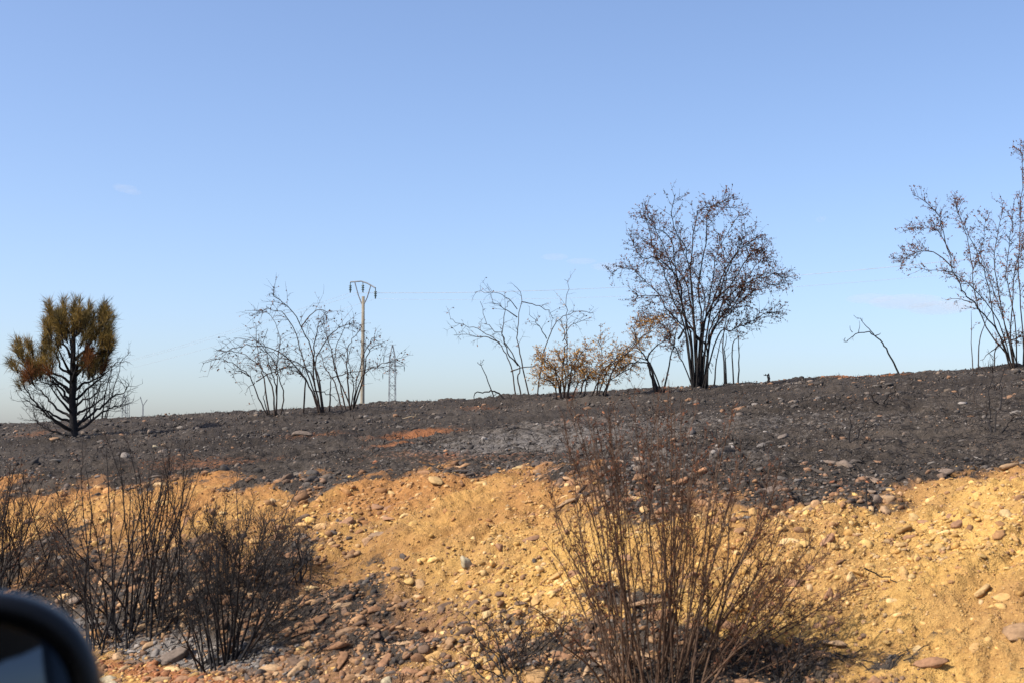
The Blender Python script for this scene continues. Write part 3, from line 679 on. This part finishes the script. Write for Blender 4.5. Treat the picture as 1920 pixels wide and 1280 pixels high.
# --- bent stem and stump on the crest to the right
shrub_px('bent_stem', 'lone bare stem arching over to the left on the skyline', Z5, [dict(p=[(435, 1175), (400, 1110), (360, 1040), (315, 990), (260, 973), (210, 990), (180, 1020), (165, 1005)], r=4.6, n=3, L=.12, t0=.5),
    dict(p=[(310, 985), (260, 930), (215, 890)], ground=False, r=2.2, n=3, L=.1), dict(p=[(318, 992), (345, 975)], ground=False, r=2, n=0), dict(p=[(235, 978), (242, 920)], ground=False, r=1.6, n=0), dict(p=[(205, 975), (185, 945)], ground=False, r=1.4, n=0)], (432, 1175), 4.2, cat='dead stem', leaf=0, vol=.08)
shrub_px('burnt_stump', 'tiny charred forked stump poking above the crest', Z4, [dict(p=[(1075, 1140), (1070, 1115), (1055, 1105)], n=0, r=5), dict(p=[(1072, 1140), (1078, 1110), (1068, 1100)], n=0, r=5), dict(p=[(1060, 1108), (1050, 1112)], n=0, r=3, ground=False)], (1072, 1135), 6, cat='stump', leaf=0, vol=.1)
# --- right edge shrub
shrub_px('burnt_shrub', 'tall reddish shrub cut off by the right edge of the picture', Z5, [
    [(980, 1150), (930, 1000), (870, 910), (800, 830), (740, 760), (690, 650), (650, 480), (600, 370), (500, 295)], [(990, 1150), (950, 1040), (900, 930), (860, 700), (800, 560), (720, 380), (700, 330)], [(900, 1150), (905, 1060), (960, 1010), (1045, 1005)],
    [(1045, 1150), (1040, 980), (1020, 700), (1030, 400), (1035, 150), (1020, 75)], [(1010, 1150), (1000, 900), (960, 700), (980, 500), (1000, 330)], dict(p=[(700, 660), (600, 580), (500, 590), (440, 630)], ground=False, r=2.4), dict(p=[(690, 600), (640, 500), (600, 470), (500, 455)], ground=False, r=2.2),
    dict(p=[(790, 830), (740, 815), (690, 810)], ground=False, r=2, n=2), dict(p=[(920, 1040), (880, 1070), (840, 1105)], ground=False, r=2.6, n=1), [(1020, 1150), (960, 960), (900, 780), (840, 600), (860, 420)], [(1000, 1150), (960, 980), (920, 780), (900, 560), (950, 340)],
    [(1060, 1150), (1080, 900), (1150, 700), (1220, 420)], [(1070, 1150), (1130, 900), (1280, 700), (1400, 560)], [(1040, 1150), (1060, 800), (1060, 500), (1120, 250)], dict(p=[(795, 1150), (785, 870)], n=1, r=2.6), dict(p=[(820, 1150), (830, 1000), (870, 900), (900, 780)], n=3, r=2.6),
    [(990, 1150), (920, 920), (800, 760), (690, 690), (540, 660)], [(1000, 1150), (980, 950), (1000, 700), (1060, 480)], dict(p=[(960, 1080), (860, 950), (800, 760), (780, 560), (700, 300)], ground=False)],
    (990, 1150), 3.0, m_stem=M_TWIG, m_twig=M_RUST, m_leaf=M_LEAF_RED, n_tw=46, L=.32, depth=1, leaf=2.0, trop=(0, 0, .1), t0=.30, tw_r=.0034, leaf_l=.034, leaf_w=.02)
# --- burnt remains on the black slope
ZR = (1400, 680, 2.1327)
shrub_px('burnt_twig', 'forked burnt stick standing on the black slope at right', ZR, [dict(p=[(395, 335), (440, 290), (500, 240)], n=3, L=.2), dict(p=[(405, 300), (418, 220), (430, 140)], n=2, L=.15, r=2.5)], (395, 335), 4, cat='dead stem', leaf=0)
shrub_px('burnt_twig', 'low black branching remains of a bush just under the crest', ZR, [dict(p=[(540, 175), (570, 155), (625, 150)], n=4, L=.2), dict(p=[(540, 175), (510, 150), (495, 120)], n=4, L=.2), dict(p=[(540, 175), (560, 140), (590, 115)], n=3, L=.2)], (540, 175), 4, cat='dead stem', leaf=0)
shrub_px('burnt_twig', 'tall thin burnt stems on the slope below the right edge shrub', ZR, [dict(p=[(985, 290), (970, 180), (985, 20)], n=3, L=.2), dict(p=[(990, 290), (1010, 180), (1040, 40)], n=3, L=.2), dict(p=[(1000, 290), (1050, 240), (1109, 225)], n=3, L=.2), dict(p=[(980, 290), (965, 240), (960, 180)], n=2, L=.2)], (988, 290), 3.2, cat='dead stem', leaf=0)
shrub_px('fallen_stick', 'pale bare stick lying on the black slope below the pylon', (700, 700, 4.8), [dict(p=[(130, 440), (250, 408), (340, 384), (400, 368)], n=0, r=2.4, ground=False)], (260, 405), 2, m_stem=M_PALE, cat='stick', leaf=0, vol=0.0)
shrub_px('burnt_twig', 'short black twig on the grey ash patch of the slope', (700, 700, 4.8), [dict(p=[(1290, 520), (1240, 500), (1185, 478)], n=1, L=.1, r=2.4)], (1290, 520), 2.4, cat='dead stem', leaf=0, vol=.05)
shrub_px('fallen_stick', 'dark curved stick lying on the sunlit yellow earth at right', ZR, [dict(p=[(470, 820), (560, 860), (640, 900), (715, 930)], n=1, L=.1, r=3, ground=False)], (600, 895), 3, cat='stick', leaf=0, vol=0)

# --- near bushes: fans of stems
def fan_bush(name, label, base_px, specs, seed, r0=.0045, m_stem=None, m_twig=None, m_leaf=None, n_tw=22, L=.11, leaf=.9, leaf_l=.02, leaf_w=.009, tw_r=.0016, foot=.10, t0=.18, depth=0, group=None, trop=(0, 0, .25), dep=.35):
    """specs: (count, x_lo, x_hi, y_lo, y_hi) tip windows in photo pixels at the depth of the base"""
    hb = hit2(*base_px); D = hb[1]; root = empty(name, hb, label, 'shrub', group)
    for (cnt, xa, xb, ya, yb) in specs:
        for _ in range(cnt):
            tip = P(NR.uniform(xa, xb), NR.uniform(ya, yb), D + NR.uniform(-dep, dep))
            b = np.array([hb[0] + np.clip(.30 * (tip[0] - hb[0]), -foot * 2.2, foot * 2.2) + NR.normal() * foot * .35, hb[1] + NR.normal() * foot * .6, 0]); b[2] = terrain(b[0], b[1]) - .03
            side = tip - b; mid = b + side * .45 + np.array([-side[0] * .06, 0, abs(side[0]) * -.05]) + NR.normal(size=3) * .016
            q3 = b + side * .75 + NR.normal(size=3) * .014
            ax = smooth_poly([b, mid, q3, tip], 5); ax[1:] += NR.normal(size=ax[1:].shape) * .0022
            mbS, mbT, mbL = MB(), MB(), MB(); rr = r0 * NR.uniform(.5, 1.5)
            if NR.uniform() < .55:
                kf = NR.integers(4, 9); fk = grow(ax[kf], (ax[kf + 1] - ax[kf]) / np.linalg.norm(ax[kf + 1] - ax[kf]) + NR.normal(size=3) * .35, np.linalg.norm(ax[-1] - ax[kf]) * NR.uniform(.4, .95), 6, (0, 0, .2), .05)
                mbT.tube(fk, np.linspace(rr * .5, .0007, 7), 4); twig_out(fk, mbT, mbL, n_tw // 2, L * .8, tw_r, 0, leaf, .2, trop, .7, .12, .35, leaf_l, leaf_w)
            mbS.tube(ax, rr * (1 - .8 * np.linspace(0, 1, len(ax))) + .0006, 5)
            twig_out(ax, mbT, mbL, n_tw, L, tw_r, depth, leaf, t0, trop, .7, .12, .35, leaf_l, leaf_w)
            s_ = mbS.build('stem', m_stem, root, hb, True); tw(mbT.build('twigs', m_twig, s_, hb)); tw(mbL.build('leaves', m_leaf, s_, hb))
    return root
fan_bush('dry_bush', 'big reddish brown twiggy bush in front on the right', (1235, 1290),
    [(16, 1040, 1180, 725, 920), (16, 1150, 1320, 715, 900), (10, 1260, 1380, 760, 940), (9, 1330, 1480, 840, 1010), (16, 1420, 1620, 950, 1130), (8, 1005, 1100, 880, 1060), (4, 940, 1050, 1000, 1160), (5, 1480, 1650, 1060, 1180), (8, 1120, 1400, 900, 1100)],
    5, .0031, M_BUSH, M_RUST, M_LEAF_RED, n_tw=28, L=.13, leaf=1.0, leaf_l=.018, leaf_w=.008, foot=.17, tw_r=.0013)
fan_bush('burnt_bush', 'widest charred bush of tall dark stems right behind the car mirror', (240, 1192),
    [(13, 50, 180, 880, 1010), (24, 150, 350, 800, 960), (12, 300, 400, 850, 1000), (7, 20, 140, 1000, 1100), (8, 330, 470, 960, 1060)],
    6, .0040, M_BURNT, M_TWIG, M_LEAF_BROWN, n_tw=22, L=.14, leaf=.4, tw_r=.0014, leaf_l=.018, leaf_w=.008, foot=.27)
fan_bush('burnt_bush', 'small black charred bush with its foot in white ash', (412, 1245),
    [(9, 330, 420, 990, 1080), (9, 400, 500, 960, 1060), (9, 480, 600, 1000, 1120), (5, 300, 360, 1060, 1160)],
    7, .0048, M_BURNT, M_BURNT, M_LEAF_BROWN, n_tw=24, L=.16, leaf=.0, foot=.045, depth=1)
fan_bush('dry_bush', 'dark twiggy bush of upright stems at the left edge above the car mirror', (-10, 1120),
    [(26, -60, 80, 840, 960), (18, 20, 150, 870, 1010), (8, -80, 30, 900, 1000)],
    8, .0036, M_BURNT, M_TWIG, M_LEAF_RED, n_tw=22, L=.14, leaf=.55, leaf_l=.018, leaf_w=.008, foot=.32)
fan_bush('burnt_bush', 'tangled black twigs behind the small charred bush', (430, 1105),
    [(10, 350, 450, 930, 1030), (10, 430, 540, 940, 1040), (6, 520, 590, 960, 1040), (4, 420, 560, 870, 940)],
    9, .0032, M_BURNT, M_TWIG, M_LEAF_BROWN, n_tw=20, L=.15, leaf=.15, foot=.15, depth=1)
fan_bush('burnt_twig', 'few thin charred stems beside a dark brown stone', (560, 1085),
    [(3, 535, 565, 990, 1020), (2, 560, 610, 1000, 1030)], 10, .005, M_BURNT, M_TWIG, M_LEAF_BROWN, n_tw=6, L=.08, leaf=0, foot=.03)
fan_bush('burnt_bush', 'low mat of dark twigs at the bottom left of the big front bush', (960, 1275),
    [(10, 800, 960, 1150, 1230), (10, 940, 1100, 1140, 1230)], 12, .003, M_BURNT, M_TWIG, M_LEAF_BROWN, n_tw=14, L=.10, leaf=.3, foot=.16)
fan_bush('burnt_bush', 'low mat of dark twigs at the bottom right of the big front bush', (1420, 1275),
    [(8, 1350, 1480, 1130, 1220), (8, 1450, 1600, 1150, 1240)], 13, .003, M_BURNT, M_TWIG, M_LEAF_BROWN, n_tw=14, L=.10, leaf=.3, foot=.16)

# --- pine
def build_pine():
    base = hit2(137, 818); D = base[1]; sc = D / FPX
    root = empty('pine_tree', base, 'young scorched pine with brown needles and bare lower branches on the left', 'pine tree')
    def Q(x, y, dy=0.0): return P(x / 4.0, 520 + y / 4.0, D + dy)
    tr = [Q(555, 1205), Q(548, 1050), Q(542, 900), Q(545, 760), Q(546, 640), Q(550, 500), Q(550, 400), Q(553, 280), Q(560, 170)]
    tr[0][2] = terrain(tr[0][0], tr[0][1]) - .06
    ax = smooth_poly(tr, 5); tt = np.linspace(0, 1, len(ax))
    mb = MB(); mb.tube(ax, np.interp(tt, [0, .05, .15, .5, .75, 1], [.072, .053, .049, .036, .024, .008]), 9); mb.build('trunk', M_BURNT, root, base, True)
    bare = [[(540, 1160), (450, 1100), (340, 1010), (250, 920), (190, 830), (150, 760)], [(530, 1180), (430, 1160), (330, 1120), (260, 1060)], [(525, 1040), (450, 1000), (370, 920), (320, 860), (250, 800)],
            [(520, 920), (470, 840), (410, 790), (330, 750)], [(530, 1080), (440, 1050), (360, 1000), (260, 960), (170, 900)], [(570, 1100), (650, 1050), (750, 980), (830, 900), (860, 880), (920, 870), (965, 800)],
            [(560, 1030), (640, 990), (740, 930), (800, 860)], [(565, 910), (650, 840), (740, 760), (790, 690)], [(555, 850), (640, 790), (760, 740), (840, 660)], [(570, 1150), (680, 1080), (780, 1000), (860, 970), (920, 955)],
            [(545, 980), (600, 930), (700, 880), (760, 800)], [(530, 870), (450, 800), (380, 800), (290, 760)]]
    up = [[(515, 840), (420, 770), (330, 710), (200, 670), (60, 600)], [(530, 720), (460, 680), (430, 600), (400, 530)], [(530, 600), (480, 500), (440, 430)], [(545, 420), (490, 390), (440, 330), (370, 200)],
          [(565, 620), (640, 540), (720, 440), (790, 330), (800, 170)], [(555, 720), (600, 690), (680, 600), (760, 560), (850, 560)], [(550, 460), (600, 400), (650, 330), (680, 200)], [(540, 800), (460, 740), (350, 700), (260, 620), (240, 480)], [(560, 660), (680, 640), (800, 600), (850, 480)]]
    for st in bare + up:
        amp = NR.uniform(-.6, .6); L_ = abs(st[-1][0] - st[0][0]) / 4 * sc
        pts = np.array([Q(a, b, amp * L_ * (i / (len(st) - 1))) for i, (a, b) in enumerate(st)]); a_ = smooth_poly(pts, 4); a_[1:] += NR.normal(size=a_[1:].shape) * .008
        mb = MB(); mb.tube(a_, np.linspace(.021, .004, len(a_)), 5); lb = mb.build('branch', M_BURNT, root, base, True)
        mt = MB(); ml = MB(); twig_out(a_, mt, ml, 18 if st in bare else 5, .36 if st in bare else .16, .0042, 1, 0, .25, (0, 0, .4), .75, .16, .1); tw(mt.build('twigs', M_BURNT, lb, base))
    for _ in range(15):          # branches towards and away from the viewer
        t = NR.uniform(.06, .58); i = int(t * (len(ax) - 1)); az = NR.choice([1, -1]) * (math.pi / 2 + NR.normal() * .5)
        d = np.array([math.cos(az), math.sin(az), .45 + .5 * t]); a_ = grow(ax[i], d, NR.uniform(.5, .95) * (1.1 - .45 * t), 6, (0, 0, .7), .06)
        mb = MB(); mb.tube(a_, np.linspace(.022, .004, 7), 5); lb = mb.build('branch', M_BURNT, root, base, True)
        mt = MB(); ml = MB(); twig_out(a_, mt, ml, 9, .26, .004, 1, 0, .3, (0, 0, .5), .75, .16, .2); tw(mt.build('twigs', M_BURNT, lb, base))
    # needle shoots: x, y (zoom px), dy, length px, kind
    sh = []
    def tuft(n, x0, x1, y0, y1, kinds, L0=22, L1=34, lean=.25, dv=.6):
        for _ in range(int(n * 1.25)): sh.append((NR.uniform(x0, x1), NR.uniform(y0, y1), NR.uniform(-dv, dv), NR.uniform(L0, L1), kinds[NR.integers(len(kinds))], lean))
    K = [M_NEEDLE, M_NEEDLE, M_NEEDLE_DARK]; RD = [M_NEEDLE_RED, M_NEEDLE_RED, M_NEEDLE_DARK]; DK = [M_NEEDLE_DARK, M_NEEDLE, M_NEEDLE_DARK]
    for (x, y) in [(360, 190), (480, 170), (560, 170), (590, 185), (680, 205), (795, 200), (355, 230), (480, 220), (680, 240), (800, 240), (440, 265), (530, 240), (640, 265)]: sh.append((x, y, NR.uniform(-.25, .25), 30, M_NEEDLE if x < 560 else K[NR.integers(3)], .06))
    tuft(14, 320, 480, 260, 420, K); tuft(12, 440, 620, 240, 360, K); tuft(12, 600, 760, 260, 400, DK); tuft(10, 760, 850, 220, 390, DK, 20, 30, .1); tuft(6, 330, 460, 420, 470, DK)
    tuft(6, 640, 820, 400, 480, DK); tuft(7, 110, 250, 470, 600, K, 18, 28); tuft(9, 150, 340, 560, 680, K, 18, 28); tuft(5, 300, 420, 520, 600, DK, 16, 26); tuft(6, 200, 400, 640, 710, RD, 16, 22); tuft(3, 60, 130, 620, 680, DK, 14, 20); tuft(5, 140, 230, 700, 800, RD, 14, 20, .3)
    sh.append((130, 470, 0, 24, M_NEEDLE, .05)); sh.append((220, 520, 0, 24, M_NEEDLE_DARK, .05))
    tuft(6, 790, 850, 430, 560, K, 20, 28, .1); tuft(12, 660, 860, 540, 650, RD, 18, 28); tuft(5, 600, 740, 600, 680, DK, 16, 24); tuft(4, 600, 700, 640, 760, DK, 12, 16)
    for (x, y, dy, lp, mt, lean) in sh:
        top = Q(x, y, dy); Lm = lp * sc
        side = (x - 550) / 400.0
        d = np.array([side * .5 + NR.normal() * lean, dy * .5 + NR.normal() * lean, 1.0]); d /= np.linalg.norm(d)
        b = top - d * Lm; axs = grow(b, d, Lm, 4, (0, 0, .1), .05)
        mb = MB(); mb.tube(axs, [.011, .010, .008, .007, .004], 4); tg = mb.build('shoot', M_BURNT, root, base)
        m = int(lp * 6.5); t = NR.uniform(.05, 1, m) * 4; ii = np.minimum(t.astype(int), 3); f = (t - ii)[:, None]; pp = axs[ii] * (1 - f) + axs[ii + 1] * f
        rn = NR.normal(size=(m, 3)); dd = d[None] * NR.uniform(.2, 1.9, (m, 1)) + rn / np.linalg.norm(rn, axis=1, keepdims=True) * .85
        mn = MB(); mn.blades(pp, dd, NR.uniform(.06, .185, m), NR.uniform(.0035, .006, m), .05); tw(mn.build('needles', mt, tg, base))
build_pine()
shrub_px('burnt_shrub', 'thin upright burnt stems behind the right side of the pine', Z1, [
    [(650, 1060), (640, 900), (600, 760)], [(700, 1060), (705, 850), (680, 700), (640, 650)], [(795, 1060), (850, 850), (910, 650), (980, 550)], [(680, 1060), (660, 800), (640, 700)], [(780, 1060), (820, 900), (830, 700)], [(760, 1060), (800, 820), (860, 640), (980, 640)], [(690, 1060), (740, 850), (760, 740)]],
    (720, 1062), 2.8, n_tw=8, L=.3, leaf=0, trop=(0, 0, .1))

# ------------------------------------------------------------------ power line
M_CONC = bark('weathered_concrete', [(.3, (.17, .14, .10)), (.55, (.26, .22, .16)), (.8, (.33, .28, .21))], 2.5)
M_STEEL = bark('galvanised_steel', [(.3, (.14, .145, .15)), (.7, (.27, .275, .28))], 3)
M_INS = bark('insulator_glass', [(.3, (.05, .08, .07)), (.7, (.10, .13, .12))], 5, .3, .5)
M_WIRE, _nt, _lk, _B = mat_new('aluminium_wire'); _B.inputs['Base Color'].default_value = (.42, .41, .41, 1); _B.inputs['Roughness'].default_value = .55
def ground_z(x, y): return float(terrain(np.array(x), np.array(y), False))
def build_pole():
    D = 100.0
    top = P(681, 556, D); bx, by = top[0], D; bz = ground_z(bx, by)
    root = empty('utility_pole', (bx, by, bz), 'tall concrete utility pole with a v shaped steel head and hanging insulators', 'utility pole')
    o = np.array([bx, by, bz]); mb = MB(); a = math.radians(20); c, s = math.cos(a), math.sin(a)
    def ring(w, z): return [np.array([bx + c * u * w - s * v * w * .8, by + s * u * w + c * v * w * .8, z]) for u, v in ((-1, -1), (1, -1), (1, 1), (-1, 1))]
    r0, r1 = ring(.16, bz - .5), ring(.09, top[2])
    mb.add(r0 + r1, [(0, 1, 5, 4), (1, 2, 6, 5), (2, 3, 7, 6), (3, 0, 4, 7), (4, 5, 6, 7)]); mb.build('shaft', M_CONC, root, o)
    def W(px, py, dy=0): return P(px, py, D + dy)
    A, B_, C_, E = W(657, 529, .6), W(677, 527.5, 0), W(688, 531, -.3), W(704, 540, -.8)
    mb = MB(); mb.tube([A, B_, C_, E], .05, 4); mb.build('crossarm', M_STEEL, root, o)
    for p0, p1 in ((W(679, 572), W(665, 529, .3)), (W(682, 572), W(695, 536, -.5))):
        mb = MB(); mb.tube([p0, (p0 + p1) / 2 + np.array([0, 0, -.15]), p1], .04, 4); mb.build('strut', M_STEEL, root, o)
    ends = []
    for p in (A, W(680.5, 528.5), E):
        mb = MB(); q = p - np.array([0, 0, .22]); mb.tube([p, q], .03, 4)
        pts = [q - np.array([0, 0, .07 * k]) for k in range(9)]
        mb.tube(pts, [.04, .13, .04, .13, .04, .13, .04, .06, .03], 6); mb.build('insulator', M_INS, root, o); ends.append(pts[-1])
    return ends
ENDS = build_pole()
def build_wires(ends):
    for k, (e, lab, off) in enumerate(zip(ends, ('upper far wire strung from the left insulator of the utility pole', 'middle wire strung from the centre insulator of the utility pole', 'lower near wire strung from the right insulator of the utility pole'), (-1.0, 0.2, 1.1))):
        Lp = P(-160, 742, 300) + np.array([off * .8, off * .5, [0, .3, -.4][k]]); Rp = P(2700, 372, 66) + np.array([off * .6, off * -.9, [.1, .1, -.75][k]])
        pts = []
        for a, b, sag, n in ((Lp, e, 2.2, 26), (e, Rp, 1.3, 22)):
            for t in np.linspace(0, 1, n, endpoint=(b is Rp)):
                p = a * (1 - t) + b * t; p = p - np.array([0, 0, 4 * sag * t * (1 - t)]); pts.append(p)
        mb = MB(); mb.tube(pts, .0065, 4)
        tag(mb.build('power_line', M_WIRE), lab, 'wire', 'wires on the utility pole')
build_wires(ENDS)

def build_pylon(px, row_top, D, half, label, arms, step=1.35, taper=.75, thick=.05, head=.12):
    top = P(px, row_top, D); bx, by = top[0], D; bz = ground_z(bx, by); H = top[2] - bz; o = np.array([bx, by, bz])
    root = empty('lattice_pylon', o, label, 'pylon', 'lattice pylons in the distance')
    a = math.radians(14); c, s = math.cos(a), math.sin(a)
    def corner(k, z):
        f = z / H; w = half * (1 - (1 - taper) * f) if f < 1 - head else half * taper * max(.12, (1 - f) / head)
        u, v = ((-1, -1), (1, -1), (1, 1), (-1, 1))[k % 4]; return np.array([bx + (c * u - s * v) * w, by + (s * u + c * v) * w, bz + z])
    zs = list(np.linspace(0, H, max(8, int(H / step))))
    for k in range(4):
        mb = MB(); mb.tube([corner(k, z) for z in (0, H * (1 - head), H)], thick * 1.5, 4); mb.build('leg', M_STEEL, root, o)
    for k in range(4):
        mb = MB()
        for i in range(len(zs) - 1):
            mb.tube([corner(k + i % 2, zs[i]), corner(k + 1 - i % 2, zs[i + 1])], thick, 3)
        for i in range(0, len(zs), 4): mb.tube([corner(k, zs[i]), corner(k + 1, zs[i])], thick, 3)
        mb.build('bracing', M_STEEL, root, o)
    for (row, sd, ln) in arms:
        z = P(px, row, D)[2]; tip = np.array([bx + sd * ln * c, by + sd * ln * s, z]); mb = MB()
        f = (z - bz)
        for q in ((0, 3) if sd < 0 else (1, 2)):
            mb.tube([corner(q, f), tip], thick, 3); mb.tube([corner(q, f + 1.1), tip], thick, 3)
        ar = mb.build('crossarm', M_STEEL, root, o)
        mb = MB(); mb.tube([tip, tip - np.array([0, 0, .5]), tip - np.array([0, 0, 1.4])], [.05, .12, .05], 5); mb.build('insulator', M_INS, ar, o)
    mb = MB(); tp = corner(0, H); mb.tube([np.array([bx - .9, by, bz + H]), np.array([bx + .9, by, bz + H])], thick, 4); mb.build('cap_bar', M_STEEL, root, o)
build_pylon(736, 646, 350, .92, 'pale steel lattice pylon standing just right of the utility pole', [(668, -1, 2.2), (685, 1, 3.0), (700, -1, 2.4)])
build_pylon(233, 738, 900, 1.6, 'hazy distant lattice pylon just right of the pine', [(745, -1, 3.5), (745, 1, 3.5)], 2.6, .6, .12)
build_pylon(241, 748, 1000, 1.2, 'smaller faint lattice pylon beside the one right of the pine', [(755, 1, 2.5)], 2.6, .6, .10)
def far_y():
    D = 800; b = P(268, 780, D); o = np.array([b[0], D, ground_z(b[0], D)]); root = empty('lattice_pylon', o, 'tiny distant y shaped mast between the pine and the bare shrubs', 'pylon')
    for nm, pts, r in (('shaft', [o, P(268, 760, D)], .35), ('arm', [P(268, 760, D), P(263, 743, D)], .22), ('arm', [P(268, 760, D), P(276, 748, D)], .22)):
        mb = MB(); mb.tube(pts, r, 4); mb.build(nm, M_STEEL, root, o)
far_y()

# ------------------------------------------------------------------ faint cloud wisps, small soft bodies of thin vapour far off
def build_clouds():
    m = bpy.data.materials.new('thin_vapour'); m.use_nodes = True; nt = m.node_tree.nodes; lk = m.node_tree.links
    nt.remove(nt['Principled BSDF']); v = nt.new('ShaderNodeVolumePrincipled'); v.inputs['Color'].default_value = (.98, .97, .97, 1); v.inputs['Density'].default_value = .0035; v.inputs['Anisotropy'].default_value = .0
    lk.new(v.outputs[0], nt['Material Output'].inputs['Volume'])
    sv, sf = ico(3)
    for lab, parts in (('small faint cloud wisp high above the pine', [(235, 354, 22, 7), (250, 361, 16, 5), (222, 349, 12, 4)]), ('broad faint cloud wisp low in the sky left of the right edge shrub', [(1700, 566, 70, 13), (1760, 578, 60, 12), (1630, 560, 45, 9), (1800, 570, 40, 14)]),
                       ('tiny faint cloud wisp right of the largest shrub', [(1538, 412, 9, 6), (1544, 409, 6, 4)]), ('faint cloud wisp behind the left side of the largest shrub', [(1040, 482, 26, 6), (1140, 500, 34, 7), (1090, 490, 30, 5)])):
        D = 3000.0; c0 = P(parts[0][0], parts[0][1], D); root = empty('cloud', c0, lab, 'cloud', 'faint cloud wisps')
        for k, (px, py, w, h) in enumerate(parts):
            c = P(px, py, D + 40 * (k - 1)) - c0; V = sv * np.array([w, w * 1.1, h]) * D / FPX + c
            add_obj('puff', mesh_from('puff', V, sf, 3, True), m, root)
build_clouds()

# ------------------------------------------------------------------ the car: door, rear window and side mirror at the lower left
def build_car():
    pm, nt, lk, B = mat_new('dark_blue_paint'); B.inputs['Base Color'].default_value = (.012, .02, .05, 1); B.inputs['Metallic'].default_value = .2; B.inputs['Roughness'].default_value = .3; B.inputs['Coat Weight'].default_value = .6
    n1 = noise(nt, lk, 40, 2, .5); lk.new(math_(nt, lk, 'ADD', math_(nt, lk, 'MULTIPLY', n1, .1), .25), B.inputs['Roughness'])
    bk, nt, lk, B = mat_new('black_plastic'); B.inputs['Base Color'].default_value = (.002, .002, .0025, 1); B.inputs['Specular IOR Level'].default_value = .3; B.inputs['Roughness'].default_value = .38; bump(nt, lk, B, noise(nt, lk, 300, 2, .5), .1, .001)
    gl, nt, lk, B = mat_new('mirror_glass'); B.inputs['Base Color'].default_value = (.075, .085, .10, 1); B.inputs['Metallic'].default_value = 1; B.inputs['Roughness'].default_value = .03
    wg, nt, lk, B = mat_new('tinted_window'); B.inputs['Base Color'].default_value = (.008, .009, .010, 1); B.inputs['Roughness'].default_value = .06
    def G(s, o, z): p = FW * s + OU * o; return np.array([p[0], p[1], z])
    o0 = G(0, .16, 0)
    root = empty('car', o0, 'dark blue car whose black side mirror fills the lower left corner', 'car')
    # door: curved side panel with a sill, reaching to the ground clearance
    def panel(name, s0, s1, prof, mat, n=10):
        V = []; F = []; k = len(prof)
        for i, s in enumerate(np.linspace(s0, s1, n)):
            V += [G(s, o, z) for o, z in prof]
        for i in range(n - 1):
            for j in range(k - 1): F.append((i * k + j, i * k + j + 1, (i + 1) * k + j + 1, (i + 1) * k + j))
        mb = MB(); mb.add(V, F); return mb.build(name, mat, root, o0, True)
    prof = [(-.02, 1.33), (.10, 1.36), (.15, 1.34), (.19, 1.2), (.22, .95), (.20, .7), (.16, .45), (.05, .32)]
    door = panel('door', -.42, .60, prof, pm); panel('rear_door', -1.45, -.43, prof, pm); panel('rear_wing', -2.4, -1.46, prof, pm)
    panel('window', -1.42, -.5, [(.0, 1.75), (.06, 1.55), (.11, 1.365)], wg); panel('pillar', -.5, -.42, [(.0, 1.76), (.065, 1.56), (.12, 1.36)], bk); panel('quarter_window', -2.2, -1.46, [(.0, 1.72), (.06, 1.55), (.11, 1.365)], wg)
    panel('cabin_lining', -2.0, 1.0, [(-1.25, .4), (-1.28, 1.0), (-1.25, 1.34)], bk); panel('far_window', -2.0, 1.0, [(-1.25, 1.34), (-1.2, 1.6), (-1.12, 1.92)], wg); panel('roof', -2.0, .9, [(-1.12, 1.92), (-.9, 2.0), (-.5, 2.02), (-.15, 1.98), (.0, 1.9)], pm)
    panel('floor', -2.0, 1.0, [(-1.25, .4), (-.5, .36), (.1, .34)], bk); panel('seat_back', -.62, -.50, [(-.5, .6), (-.5, 1.25), (-.45, 1.45), (-.12, 1.45), (-.06, 1.25), (-.06, .6)], bk, 3)
    mb = MB(); mb.tube([G(-.3, .215, 1.18), G(-.27, .245, 1.18), G(-.15, .245, 1.185), G(-.12, .215, 1.185)], .012, 6); mb.build('handle', pm, door, o0, True)
    # mirror: superellipse shell
    cen = P(-96, 1370, .80); ang = math.radians(-70); nrm = Vector((math.cos(ang), math.sin(ang), .08)).normalized()
    e1 = Vector((0, 0, 1)).cross(nrm).normalized(); e2 = nrm.cross(e1)
    def sup(w, h, ex, n=64):
        out = []
        for t in np.linspace(0, 2 * math.pi, n, endpoint=False):
            ct, st = math.cos(t), math.sin(t); out.append((w * abs(ct) ** (2 / ex) * math.copysign(1, ct), h * abs(st) ** (2 / ex) * math.copysign(1, st)))
        return out
    def loft(rings, n=64):
        V = []; F = []
        for (w, h, dz) in rings:
            for (a, b) in sup(w, h, 2.5): V.append(np.array(cen) + np.array(e1) * a + np.array(e2) * b + np.array(nrm) * dz)
        for i in range(len(rings) - 1):
            for j in range(n): F.append((i * n + j, i * n + (j + 1) % n, (i + 1) * n + (j + 1) % n, (i + 1) * n + j))
        return V, F
    w, h = .083, .076
    so_ = bpy.data.objects.new('side_mirror', None); COL.objects.link(so_); so_.parent = root
    mb = MB(); mb.add(*loft([(w * .80, h * .78, -.012), (w * .84, h * .82, .004), (w * .93, h * .92, .008), (w, h, .0), (w * 1.03, h * 1.03, -.02), (w * 1.0, h * 1.0, -.05), (w * .85, h * .85, -.085), (w * .55, h * .55, -.105), (w * .02, h * .02, -.112)])); mb.build('housing', bk, so_, o0, True)
    mb = MB(); rings = [(w * .81 * q, h * .79 * q, -.010 + .004 * (1 - q * q)) for q in (1, .8, .6, .4, .2, .01)]; mb.add(*loft(rings)); mb.build('glass', gl, so_, o0, True)
    c = np.array(cen); mb = MB(); mb.tube([c - np.array(e1) * w * .8 - np.array(nrm) * .04, G(.62, .2, 1.36), G(.60, .1, 1.34)], [.03, .03, .035], 8); mb.build('bracket', bk, so_, o0, True)
build_car()
